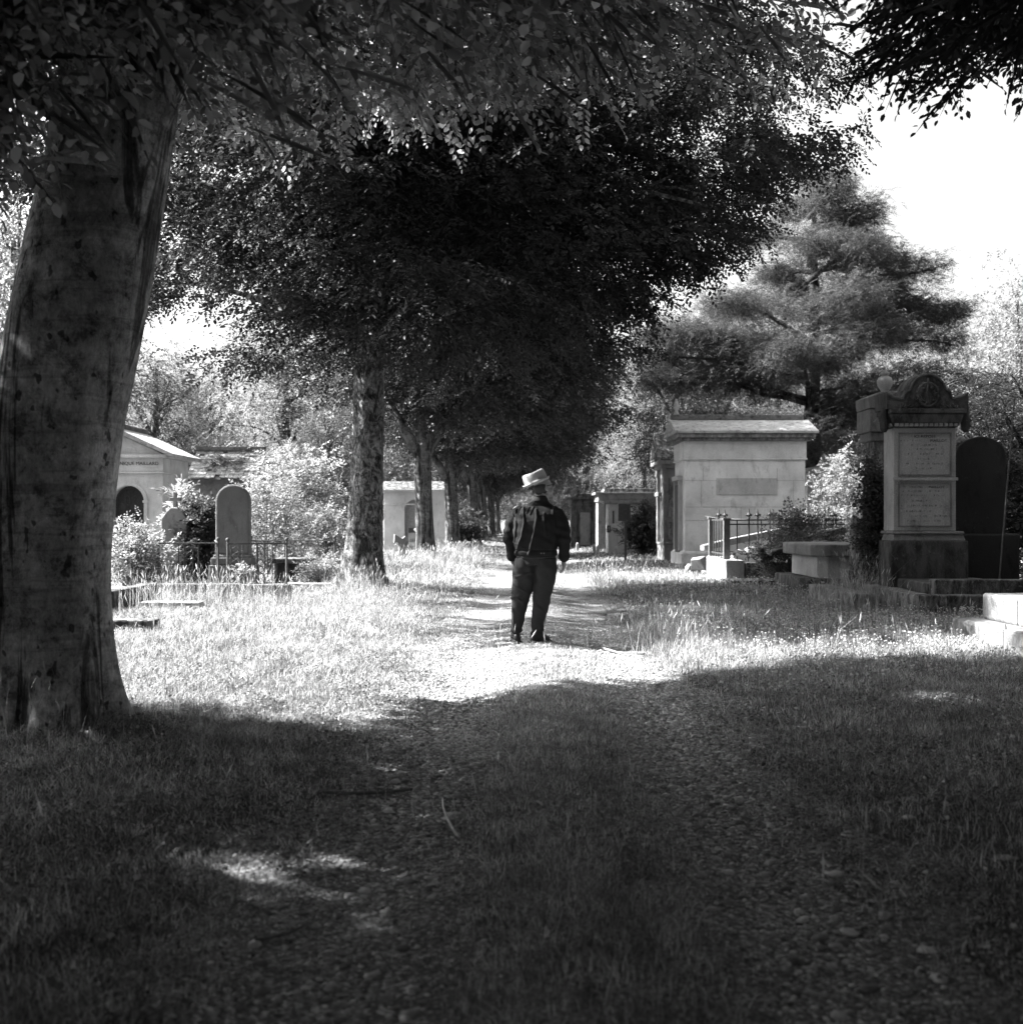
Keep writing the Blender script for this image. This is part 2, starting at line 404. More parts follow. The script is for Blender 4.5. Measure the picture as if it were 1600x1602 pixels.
def tree(name, loc, trunk_pts, trunk_rad, ells, seed, bark_m, leaf_m, label, group=None, nclump=200, per=30, cr=.9, flat=.4,
         keep=None, leaf=dict(), flare=.5, nlimb=26, limb_r=.16, droop=.35, fork=None, rough=.03, cat='tree', shell=.55, up=None, zmin=None, coarse=0):
    rng = np.random.default_rng(seed)
    root = empty(name, loc, 0, label, cat, group)
    mb = MB(); trunk_mesh(mb, trunk_pts, trunk_rad, 44, flare, rng, rough)
    cc, P, idx = crown_points(rng, ells, nclump, per, cr, flat, shell, keep)
    ends = cc[rng.choice(len(cc), min(nlimb, len(cc)), replace=False)]
    tp = [Vector(p) for p in trunk_pts]; ztop = tp[-1].z
    zlo = zmin if zmin else tp[0].z+(ztop-tp[0].z)*.42
    for e in ends:
        e = Vector(e); hz = np.clip(e.z-rng.uniform(.6, 3.0), zlo, ztop-.2)
        k = np.interp(hz, [p.z for p in tp], range(len(tp))); i = min(int(k), len(tp)-2)
        a = tp[i].lerp(tp[i+1], k-i)
        r0 = float(np.interp(hz, [p.z for p in tp], trunk_rad))
        r0 = min(limb_r*rng.uniform(.5, 1.1), r0*.7)
        pts = limb(mb, rng, a, e, r0, .015, sag=rng.uniform(.02, .14))
        near = cc[np.argsort(np.linalg.norm(cc-np.array(e), axis=1))[1:5]]
        for q in near:
            st = pts[int(rng.integers(3, 6))]
            limb(mb, rng, st, q, r0*.32, .008, 5, .04, 5)
    if fork:
        for pts, rad in fork: mb.tube(pts, rad, 16)
    mb.build('trunk', bark_m, root, smooth=True)
    cen = np.array([np.mean([e[0] for e in ells]), np.mean([e[1] for e in ells])])
    out = P[:, :2]-cen; az = np.arctan2(out[:, 1], out[:, 0])+rng.normal(0, .9, len(P))
    tilt = rng.normal(droop, .3, len(P))
    if coarse:      # big leaves above and behind the picture's edge, fine ones where the lens sees them
        W = P+np.array(loc); Y = np.maximum(W[:, 1], .3); see = (W[:, 1] > .8) & (np.abs(W[:, 0]/Y) < .5) & ((W[:, 2]-CH)/Y < .53)
        V1 = spray_cloud(rng, P[see], az[see], tilt[see], **leaf)
        h = ~see; h &= rng.random(len(P)) < .55
        V2 = spray_cloud(rng, P[h], az[h], tilt[h], K=8, L=.5, l=coarse, wd=.7, nvar=4)
        V, Q = V1[0], V1[1]; V = np.concatenate([V, V2[0]]); Q = np.concatenate([Q, V2[1]+len(V1[0])])
    else: V, Q = spray_cloud(rng, P, az, tilt, **leaf)
    link('crown', quads('crown', V, Q), leaf_m, root)
    return root
SHX, SHY = math.cos(R(SUN_AZ))/math.tan(R(SUN_EL)), -math.sin(R(SUN_AZ))/math.tan(R(SUN_EL))
DAPPLES = []  # leaves are left out above these spots to let sun flecks through
for px, py, rx, ry in ((375, 1347, .14, .07), (580, 1378, .22, .12), (635, 1345, .12, .12), (545, 1442, .07, .06), (400, 1245, .16, .08), (640, 1188, .1, .12),
                       (1430, 1080, .25, .15), (1130, 1112, .1, .05), (1560, 1105, .25, .12), (1290, 1290, .1, .05)):
    x_, y_ = GP(px, py); DAPPLES.append((x_, y_, rx+.17, ry+.17))
def sunny(X, Y, Z):
    """does the shadow of this point fall in the clearing that the sun reaches?"""
    sx, sy = X+SHX*Z, Y+SHY*Z
    if sy < 9.2 and abs(sx) < 4.8:
        for gx, gy, rx, ry in DAPPLES:
            if ((sx-gx)/rx)**2+((sy-gy)/ry)**2 < 1: return True
    w_ = .22*math.sin(sx*3.1+sy)+.16*math.sin(sx*7.3-sy*2)
    lo = np.interp(sx, [-7, -2.9, -1.6, -.4, .24, 1.2, 2.2, 4.5, 7], [9.4, 8.7, 7.9, 7.5, 8.7, 9.3, 10.2, 10.9, 11.5])+w_
    hi = np.interp(sx, [-7, -2.2, -1.3, 0, 1.2, 2, 3.5, 5, 8], [40, 22, 13.2, 12.6, 11.5, 11.8, 12.0, 12.6, 13])+w_
    return lo < sy < hi  # crowns drop these leaves so the clearing stays sunlit

def alley(d): return (830-800)/F*d-2.99
# --- the near beech on the left
x1, d1 = -2.9, 7.62
sc1 = 1
def z1(py): return PZ(py, d1)
def rel(px, py): return (PX(px, d1)-x1, 0, z1(py))
NEAR_ELL = [(-2.2, 3.8, 7.2, 5.4, 2.4, 3.0, 4.0), (.1, -1.7, 4.1, 1.2, 1.2, .9, .9), (1.2, -2.4, 4.6, 1.9, 1.4, 1.0, .8), (-.5, -5.3, 10, 3.8, 3.2, 3.6, 1.5), (-4.5, 2.5, 8.5, 4.0, 4.0, 4.5, 2.5), (1.2, 0, 9.6, 5.6, 5.4, 5.4, 5), (-2.6, .5, 9.0, 3.5, 4.2, 5.0, 1.5), (3.4, -1.6, 8.2, 4.0, 3.8, 3.6, 2), (2.8, 2.2, 7.2, 3.2, 2.2, 2.6, 1.6)]  # some lobes, out of view, added to shade the foreground
def near_keep(p):      # crown underside as seen, cut away where it would shade the clearing
    d = p[1]+d1; X = p[0]+x1
    if sunny(X, d, p[2]): return False
    if d < 1.2: return p[2] > 3.4
    zc = CH+.285*d+.25*math.sin(X*1.7)+.15*math.sin(X*4.1+d)
    if X/d > .29: zc = CH+(.40+.5*(X/d-.29))*d
    if X/d < -.375: return X/d < -.45 or p[2] > CH+(.315+.03*math.sin(X*9))*d
    if X/d < -.26 and d < 7.4: return p[2] > CH+(.405+.02*math.sin(X*11))*d
    return p[2] > max(zc, 3.3)
near_tree = tree('beech_tree', (x1, d1, -.08), [(0, 0, 0), (.0, 0, .5), (.0, 0, 1.1), (.05, 0, 1.9), (.12, 0, 2.3), (.26, 0, 3.05), (.41, 0, 3.85), (.5, 0, 4.6), (.56, 0, 5.8), (.6, .2, 8), (.8, .3, 11)],
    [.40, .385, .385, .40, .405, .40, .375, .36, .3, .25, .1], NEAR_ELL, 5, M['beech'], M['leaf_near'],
    'massive smooth-barked beech with stained grey trunk leaning right at the left edge', nclump=940, per=44, cr=.8, flat=.42, keep=near_keep, coarse=.15,
    leaf=dict(K=13, L=.44, l=.09, wd=.68, nvar=14, twig=.0014), flare=.28, nlimb=34, limb_r=.13, rough=.03, zmin=4.6, droop=.45,
    fork=[([(.48, -.05, 3.7), (.75, -.05, 4.25), (1.1, -.1, 4.9), (1.7, -.2, 5.9), (2.6, -.3, 7.2)], [.22, .19, .16, .12, .07]),
          ([(.3, .1, 4.2), (0, .2, 5.1), (-.6, .4, 6.3), (-1.6, .6, 7.6)], [.22, .19, .14, .08]),
          ([(.4, -.1, 4.4), (.6, -.7, 5.2), (.9, -1.8, 6.2), (1.3, -3, 7.2)], [.2, .17, .12, .06])])

# --- second tree of the row, flaking bark
d2 = 22.3; x2 = PX(577, d2)
ELL2 = [(2.6, -3.2, 7.6, 4.4, 2.8, 3.0, 2.4), (.8, -6.2, 6.7, 5.2, 3.0, 2.7, 3.2), (2.6, 0, 8.6, 6.3, 4.3, 3.6, 5), (1.0, 0, 12.5, 4.6, 3.8, 3.8, 2.5), (-.9, .3, 6.5, 4.6, 3.8, 2.6, 2.4), (2.4, 0, 5.8, 4.6, 3.6, 1.9, 2.2)]
def keep2(p):
    d = p[1]+d2; a = (p[0]+x2)/d; px = 800+F*a
    if sunny(p[0]+x2, d, p[2]): return False
    lo = np.interp(px, [150, 300, 450, 560, 700, 850, 1000, 1100, 1200, 1330, 1420], [650, 640, 575, 595, 612, 600, 560, 500, 440, 250, 120])
    return p[2] > CH+(HZ-lo)/F*d+.25*math.sin(p[0]*2.3+p[1])
tree('beech_tree', (x2, d2, -.06), [(-.12, 0, 0), (-.09, 0, .5), (-.04, 0, 1.5), (0, 0, 2.8), (.03, 0, 4.2), (.2, 0, 6.5), (.5, 0, 9), (.8, 0, 13)],
    [.40, .35, .315, .285, .27, .24, .18, .08], ELL2, 11, M['flaky'], M['leaf_dark'],
    'dark-crowned alley tree with flaking pale patched bark left of the man', nclump=760, per=44, cr=.74, flat=.4, keep=keep2, coarse=.2,
    leaf=dict(K=13, L=.5, l=.105, wd=.64, nvar=10), flare=.55, nlimb=40, limb_r=.14, rough=.05, zmin=4.6)

# --- the rest of the alley row: one source, copies
ELLA = [(1.0, 0, 7.6, 5.4, 4.4, 3.4, 4), (.6, 0, 10.8, 4.2, 3.8, 3.6, 2), (1.4, 0, 5.3, 4.6, 3.8, 2.0, 2)]
rot_al = [0, 2.4, .9, 4.0, 5.1, 3.2]
al = []
names_al = ['smooth straight alley trunk in front of the small niche mausoleum', 'alley tree forking low beside the niche mausoleum corner', 'third slim alley tree trunk behind the man on his left',
            'shaded alley tree fourth in line beyond the flaking tree', 'dark alley tree fifth in line beyond the flaking tree', 'farthest small trunk of the tree alley']
for i, (d, px) in enumerate(((35.0, 667), (44.5, 710), (57.5, 742), (71, 757), (86, 770), (103, 779))):
    if i == 0:
        o = tree('beech_tree', (PX(px, d), d, -.05), [(0, 0, 0), (-.02, 0, .6), (-.06, 0, 1.6), (-.1, 0, 3.0), (-.05, 0, 4.4), (.2, 0, 7), (.4, 0, 11)],
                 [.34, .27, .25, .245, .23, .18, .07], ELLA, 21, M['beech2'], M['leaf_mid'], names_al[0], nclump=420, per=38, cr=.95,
                 leaf=dict(K=10, L=.6, l=.14, wd=.62, nvar=6), flare=.35, nlimb=30, keep=lambda p: p[2] > 3.1+.35*math.sin(p[0]*2+p[1]*1.3),
                 fork=[([(-.05, 0, 3.2), (.5, .1, 4.2), (1.1, .2, 5.4), (1.8, .3, 7)], [.2, .17, .13, .06]), ([(-.1, 0, 3.0), (-.6, -.1, 3.9), (-1.3, 0, 5.1)], [.18, .15, .07])])
    else:
        o = copy_tree(al[0]); o.location = (PX(px, d), d, -.05)
        o['label'] = names_al[i]; o.rotation_euler.z = rot_al[i]*.12-.2; o.scale = (1, 1, (1.0, .86, .95, .9, .95, .9)[i])
    o['group'] = 'alley trees receding beyond the flaking tree'
    al.append(o)

# --- trees over and behind the camera, the unseen ones added to shade the foreground
ELLO = [(0, 0.8, 8.6, 6.6, 6.4, 4.8, 5), (0, 0, 12.5, 4, 4, 3.5, 1.5)]
def right_keep(p):
    d = p[1]+3.0; X = p[0]+8.2
    if sunny(X, d, p[2]): return False
    if d < 1.0: return p[2] > 3.8
    a = X/d
    if a < .315+.02*math.sin(p[2]*5): return p[2] > CH+.55*d
    return p[2] > CH+(.365-.015*math.sin(X*3.1)+(.025 if a < .35 else 0))*d
tree('beech_tree', (8.2, 3.0, 0), [(0, 0, 0), (0, 0, 1), (0, 0, 3), (-.1, 0, 5), (-.3, .2, 8), (-.3, .2, 12)], [.4, .36, .34, .3, .2, .1],
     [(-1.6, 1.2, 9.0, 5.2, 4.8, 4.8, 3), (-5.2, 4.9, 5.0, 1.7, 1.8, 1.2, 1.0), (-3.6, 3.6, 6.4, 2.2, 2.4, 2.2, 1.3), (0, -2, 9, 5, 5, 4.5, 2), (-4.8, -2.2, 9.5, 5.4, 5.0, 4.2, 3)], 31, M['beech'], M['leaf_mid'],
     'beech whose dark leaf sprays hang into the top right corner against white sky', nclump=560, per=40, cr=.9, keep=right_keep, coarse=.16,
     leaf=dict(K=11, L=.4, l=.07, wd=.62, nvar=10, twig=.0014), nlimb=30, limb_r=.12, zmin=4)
for (x, y, s, seed, lb) in ((-3.3, -5.4, 1.0, 41, 'unseen beech added behind the camera in line with the row for shade'), (5.2, -7.0, 1.05, 42, 'unseen beech added behind the camera right of the path for shade')):
    last_shade = tree('beech_tree', (x, y, 0), [(0, 0, 0), (0, 0, 1), (0, 0, 3), (.1, 0, 5), (.2, .2, 8), (.3, .2, 12)], [.42, .36, .34, .3, .2, .1],
         ELLO, seed, M['beech'], M['leaf_mid'], lb, nclump=430, per=36, cr=1.3, leaf=dict(K=8, L=.6, l=.18, wd=.66, nvar=4), nlimb=12)  # unseen, added to keep sky light off the foreground

tree('beech_tree', (-11.5, 5.0, 0), [(0, 0, 0), (0, 0, 1), (0, 0, 3), (.1, 0, 5), (.2, .2, 8), (.3, .2, 12)], [.42, .36, .34, .3, .2, .1],
     [(1, 1, 9.0, 6.0, 4.6, 4.6, 4), (2.5, -2, 8.0, 4.5, 4.5, 4.0, 3), (4.0, -6, 8.5, 4.5, 4.2, 4.2, 3), (0, 0, 12.5, 4, 4, 3.5, 1.5)], 43, M['beech'], M['leaf_mid'], 'beech added far left of the path, outside the picture, to shade the foreground',
     nclump=600, per=38, cr=1.2, leaf=dict(K=8, L=.6, l=.17, wd=.66, nvar=4), nlimb=14, keep=lambda p: not sunny(p[0]-11.5, p[1]+5, p[2]) and abs((p[0]-11.5)/max(p[1]+5, .1)) > .47 and p[2] > 3)  # unseen tree added as an occluder for the foreground
for (x, y, rz, lb) in ((12.5, 12.0, 2.0, 'beech added outside the right edge of the picture to block sky light'),):
    o = copy_tree(last_shade); o.location = (x, y, 0); o.rotation_euler.z = rz; o['label'] = lb; o.scale = (.95, .95, 1)  # unseen copy added to block sky light from the right

# --- background trees
def bg_tree(loc, kind, s, rz, label, group='background trees around the cemetery'):
    o = copy_tree(BG[kind]) if BGU[kind] else BG[kind]
    BGU[kind] = True
    o.location = loc; o.scale = s if isinstance(s, tuple) else (s, s, s); o.rotation_euler.z = rz; o['label'] = label; o['group'] = group
BG = [tree('broadleaf_tree', (0, 0, 0), [(0, 0, 0), (0, 0, 1), (.1, 0, 3), (.1, 0, 6), (0, 0, 10)], [.35, .28, .25, .2, .08],
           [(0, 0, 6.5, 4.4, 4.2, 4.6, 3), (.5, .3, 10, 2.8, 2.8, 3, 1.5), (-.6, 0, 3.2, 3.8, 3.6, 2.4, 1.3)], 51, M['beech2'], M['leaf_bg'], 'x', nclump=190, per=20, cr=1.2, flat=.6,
           leaf=dict(K=8, L=.6, l=.17, wd=.6, nvar=5), nlimb=16),
      tree('birch_tree', (0, 0, 0), [(0, 0, 0), (0, 0, 1), (.1, 0, 3), (.1, 0, 6), (0, 0, 11)], [.2, .16, .14, .12, .05],
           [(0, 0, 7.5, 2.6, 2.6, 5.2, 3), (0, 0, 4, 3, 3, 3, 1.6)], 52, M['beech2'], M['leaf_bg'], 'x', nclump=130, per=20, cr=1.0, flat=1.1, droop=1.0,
           leaf=dict(K=8, L=.7, l=.12, wd=.55, nvar=5), nlimb=14),
      tree('dark_evergreen_tree', (0, 0, 0), [(0, 0, 0), (0, 0, 1), (0, 0, 3), (0, 0, 6), (0, 0, 9)], [.3, .25, .22, .16, .08],
           [(0, 0, 4.2, 3.0, 2.8, 4.0, 3), (0, 0, 7.5, 1.8, 1.8, 3.2, 1.5)], 53, M['beech2'], M['yew'], 'x', nclump=160, per=22, cr=.95, flat=.8,
           leaf=dict(K=9, L=.5, l=.13, wd=.4, nvar=5), nlimb=10)]
BGU = [False]*3
for (px, d, kind, s, rz, lb) in (
    (22, 38, 0, 1.0, 0.3, 'pale sunlit tree behind the leaning beech trunk at left edge'),
    (-90, 50, 0, 1.2, 2.3, 'broad tree beyond the left edge of the chapel'),
    (150, 70, 1, 1.0, 1.3, 'slender tree seen just beside the leaning trunk'),
    (245, 58, 2, .95, .3, 'dark round tree above the chapel roof'),
    (330, 66, 2, .9, 2.2, 'dark evergreen behind the tiled mausoleum roof'),
    (300, 84, 0, 1.05, 4.2, 'hazy pale tree far behind the tiled roof'),
    (395, 76, 1, 1.15, .2, 'drooping pale tree above the headstones'),
    (450, 58, 0, .95, 3.5, 'bright leafy tree left of the flaking trunk'),
    (515, 52, 2, .62, 1.5, 'dark bush-like evergreen left of the flaking trunk'),
    (545, 74, 0, 1.15, 5.2, 'leafy tree directly behind the flaking trunk'),
    (630, 84, 0, 1.2, 1.0, 'tall tree behind the niche mausoleum'),
    (700, 96, 0, 1.2, 2.0, 'leafy tree behind the alley trunks'),
    (745, 72, 2, .8, 1.0, 'dark evergreen low behind the alley trunks'),
    (800, 125, 0, 1.3, 3.0, 'distant tree closing the end of the path'),
    (858, 118, 2, 1.3, 3.8, 'dark distant tree right of the end of the path'),
    (915, 100, 0, 1.05, .6, 'distant leafy tree above the far mausolea'),
    (965, 110, 1, 1.3, .9, 'pale slender tree in the bright gap above the small tombs'),
    (1010, 78, 1, 1.05, 2.9, 'bright tree just left of the big mausoleum roof'),
    (1060, 92, 0, 1.1, 2.2, 'leafy tree behind the big mausoleum roof'),
    (1055, 56, 2, 1.1, 2.6, 'dark evergreen between the alley crowns and the cedar'),
    (1450, 42, 2, .72, 4.1, 'dark evergreen right behind the tall monument'),
    (1120, 62, 2, 1.05, 0.6, 'dark evergreen behind the cedar on its left side'),
    (1340, 60, 2, .95, 1.6, 'dark evergreen behind the cedar on its right side'),
    (1180, 84, 0, 1.15, 4.6, 'pale tree behind the cedar'),
    (1330, 72, 0, .85, 1.9, 'bright pale tree right of the big mausoleum'),
    (1425, 74, 1, .95, 0.9, 'faint pale tree behind the tall monument'),
    (1490, 88, 0, 1.2, 3.3, 'hazy pale tree at the right behind the dark shrubs'),
    (1590, 66, 0, 1.2, 5.5, 'pale tree at the right edge'),
    (1510, 27, 2, (.85, .85, .46), 2.6, 'dark evergreen behind the round black headstone'),
    (1620, 23, 2, (.8, .8, .42), 1.1, 'dark evergreen at the right edge behind the iron rod')):
    bg_tree((PX(px, d), d, 0), kind, s, rz, lb)

# belt of unseen trees added around the photographer, most to block sky light
for i, (x, y, kind, s) in enumerate(((-17, -4, 2, 1.2), (-17, 2, 2, 1.3), (-20, 8, 2, 1.2), (-15, -11, 2, 1.3), (-10, -14, 2, 1.3), (-4, -15, 2, 1.4), (1, -15, 2, 1.4), (7, -14, 2, 1.35), (13, -11, 2, 1.4), (16, -7, 2, 1.4),
                                     (17, -1, 2, 1.4), (16, 4, 2, 1.35), (17, 9, 2, 1.3), (18, 15, 2, 1.2), (24, 24, 0, 1.0), (-14, -2, 2, .8), (13, -3, 2, .8), (-8, -11, 2, .7), (5, -11.5, 2, .8), (-13, 6, 2, .75), (-1, -11, 2, .8), (12, 2, 2, .7), (11.5, 6.5, 2, .75), (-14, 9, 2, .9), (-15, 13.5, 2, .9), (-16.5, 18, 2, .9), (-13, -6, 2, .9), (-21, 0, 2, 1.3), (-34, 44, 0, 1.2), (-42, 36, 2, 1.3), (-50, 48, 0, 1.3), (-44, 60, 0, 1.3), (-38, 22, 2, 1.2), (-34, 10, 0, 1.2), (36, 44, 0, 1.2), (40, 30, 2, 1.3), (-25, 14, 0, 1.1), (-26, 21, 0, 1.1), (-28, 28, 0, 1.15), (-29, 36, 0, 1.2), (21, 30, 0, 1.0), (26, 38, 0, 1.1))):
    bg_tree((x, y, 0), kind, s, i*1.3, 'unseen tree of the belt added out of the picture around the photographer', 'added unseen trees around the photographer')

# --- the cedar on the right
def cedar(px, d, seed, label):
    rng = np.random.default_rng(seed); X = PX(px, d)
    root = empty('cedar_tree', (X, d, 0), 0, label, 'tree')
    mb = MB(); trunk_mesh(mb, [(0, 0, 0), (0, 0, 3), (.05, 0, 6), (.1, 0, 9), (.1, 0, 12), (.2, 0, 14.6)], [.42, .36, .28, .2, .11, .03], 24, .4, rng, .03)
    P = []; A = []
    br = []
    for z in np.concatenate([np.linspace(3.6, 9.2, 24), np.linspace(9.4, 14.2, 17)]):
        a = rng.uniform(0, 6.28)
        Lm = np.interp(z, [3.5, 5.5, 8, 9.5, 11.5, 13, 14.5], [5.6, 6.4, 6.0, 4.4, 3.4, 2.4, .8])
        br.append((z, a, Lm*rng.uniform(.7, 1.1)))
    for (z, a, L) in [(8.6, 0.0, 5.6), (7.4, .15, 5.9), (10.6, 0.05, 3.9), (6.6, 3.1, 6.2), (5.6, 3.3, 6.4), (5.2, -.3, 4.6), (7.2, -1.2, 5)]: br.append((z, a, L))
    for z, a, L in br:
        pts = []
        for i in range(8):
            t = i/7; r = L*t
            pts.append((r*math.cos(a)+.1*math.sin(t*5+a), r*math.sin(a), z+.16*L*math.sin(t*2.0)-.05*L*t+.1*rng.normal()*t))
        mb.tube(pts, [.09*(1-t/8)+.012 for t in range(8)], 6)
        n = int(L*23)
        for k in range(n):
            t = rng.uniform(.12, 1.04)**.8; i = min(int(t*7), 6); q = np.array(pts[i])*(1-(t*7-i))+np.array(pts[i+1])*(t*7-i)
            wdt = .65*(1.15-t)*L*.35+.35
            q = q+np.array([-math.sin(a), math.cos(a), 0])*rng.normal()*wdt*.6+np.array([0, 0, rng.normal()*.2+.06])
            m = int(rng.integers(9, 18))
            P.append(q+rng.normal(size=(m, 3))*[.27, .27, .17]); A.append(np.full(m, a)+rng.normal(0, 1.2, m))
    mb.build('trunk', M['conifer_bark'], root, smooth=True)
    P = np.concatenate(P); A = np.concatenate(A)
    V, Q = spray_cloud(rng, P, A, rng.normal(-.1, .5, len(P)), K=14, L=.34, l=.11, wd=.2, nvar=8, droop=.5)
    link('crown', quads('crown', V, Q), M['needle'], root)
cedar(1268, 46, 61, 'tall grey layered cedar standing behind the big mausoleum')

# --- shrubs
def shrub(name, px, d, h, wdt, mat, label, seed, n=60, per=14, l=.08, wd=.6, flat=1.0, stems=7, z0=0.0, dep=None, cat='shrub', group=None, K=9, droop=-.3):
    rng = np.random.default_rng(seed); root = empty(name, (PX(px, d), d, z0), 0, label, cat, group)
    dep = dep or wdt
    cc, P, idx = crown_points(rng, [(0, 0, h*.5, wdt*.5, dep*.5, h*.5, 1)], n, int(per*1.1), min(.24, wdt*.2), flat, .45)
    P[:, 2] = P[:, 2].clip(.02)
    mb = MB()
    for _ in range(stems):
        e = cc[rng.integers(len(cc))]; limb(mb, rng, (rng.normal()*.05, rng.normal()*.05, -.05), e, .02, .005, 5, .05, 5)
    mb.build('stem', M['twig'], root)
    az = rng.uniform(0, 6.28, len(P))
    V, Q = spray_cloud(rng, P, az, rng.normal(droop, .6, len(P)), K=K, L=.3, l=l, wd=wd, nvar=6)
    link('foliage', quads('foliage', V, Q), mat, root)
    return root
shrub('leafy_shrub', 292, 24.6, 2.05, .95, M['leaf_bright'], 'pale large-leaved shrub rising between the cross headstone and the chapel', 71, 22, 9, .16, .35, K=8, droop=-.8)
shrub('leafy_shrub', 213, 20.5, 1.25, 1.0, M['leaf_bright'], 'bright white-leaved shrub at the foot of the chapel beside the beech trunk', 72, 55, 14, .07)
shrub('ivy_bush', 314, 23.8, 1.72, .62, M['ivy'], 'dark ivy column between the two rounded headstones', 73, 60, 20, .08, .8)
shrub('leafy_shrub', 420, 27.5, 2.6, 1.5, M['leaf_bright'], 'bright airy shrub right behind the tall rounded headstone', 74, 70, 13, .075)
shrub('leafy_shrub', 470, 29.0, 3.3, 1.9, M['leaf_bright'], 'tallest bright sapling with thin stem left of the flaking trunk', 75, 80, 13, .08)
shrub('leafy_shrub', 512, 27, 1.5, 1.3, M['leaf_bright'], 'low bright bush touching the flaking trunk', 76, 50, 13, .07)
shrub('round_shrub', 497, 23.0, .5, .55, M['leaf_bright'], 'small round bush beside the table tomb', 77, 24, 14, .05)
shrub('laurel_shrub', 1007, 42, 1.75, 1.35, M['ivy'], 'dark glossy laurel beside the narrow mausoleum', 78, 80, 16, .12, .45)
shrub('leafy_shrub', 1275, 32, 1.6, 1.9, M['leaf_bright'], 'bright tangled shrub behind the iron fence', 79, 60, 13, .08)
shrub('leafy_shrub', 1330, 38, 3.4, 2.4, M['leaf_bright'], 'tall bright shrub between white tomb house and the monuments', 80, 90, 14, .1)
shrub('ivy_bush', 1245, 24.5, .85, .9, M['ivy'], 'dark ivy growing over the fence end', 81, 30, 14, .07, .8, z0=.6)
shrub('leafy_shrub', 730, 52, 1.7, 1.5, M['ivy'], 'dark shrub between the alley trunks', 82, 50, 14, .12)
shrub('leafy_shrub', 975, 47.5, .9, 1.3, M['leaf_bg'], 'low shrub in front of the small far tomb', 83, 40, 12, .1)
shrub('ivy_bush', 1262, 23.5, .42, 2.1, M['ivy'], 'dark creeping ivy and litter spread over the fallen slabs', 86, 70, 14, .05, .7, z0=.5, dep=1.4)
shrub('dry_weeds', 1205, 24.3, .5, 1.2, M['leaf_bg'], 'grey weeds sprouting between the rubble under the fence', 87, 30, 10, .04, .3, z0=.1, dep=.6)
shrub('ivy_bush', 1367, 18.6, 2.3, .38, M['ivy'], 'ivy climbing the dark gap between the two tall monuments', 84, 50, 16, .06, .8, dep=.4)
shrub('leafy_shrub', 1545, 22.5, 2.6, 2.0, M['yew'], 'dark shrub behind the black headstone', 85, 80, 16, .1, .4)
# ------------------------------------------------------------------ mausolea
def arch(x0, x1, z0, zs, n=14):
    """round-arched outline from z0 up to spring zs"""
    r = (x1-x0)/2; cx = (x0+x1)/2
    return [(x0, z0), (x1, z0)]+[(cx+r*math.cos(a), zs+r*math.sin(a)) for a in [math.pi*i/n for i in range(n+1)]]
def wall_with_arch(mb, x0, x1, z0, z1, ax0, ax1, az0, azs, y0, y1, n=14):
    """front wall (facing -y) with an arched opening, built of strips that butt"""
    r = (ax1-ax0)/2; cx = (ax0+ax1)/2
    mb.box(x0, ax0, y0, y1, z0, z1); mb.box(ax1, x1, y0, y1, z0, z1)
    if az0 > z0: mb.box(ax0, ax1, y0, y1, z0, az0)
    a = [math.pi-math.pi*i/n for i in range(n+1)]
    for i in range(n):
        p = (cx+r*math.cos(a[i]), azs+r*math.sin(a[i])); q = (cx+r*math.cos(a[i+1]), azs+r*math.sin(a[i+1]))
        mb.prism([p, q, (q[0], z1), (p[0], z1)], y0, y1)

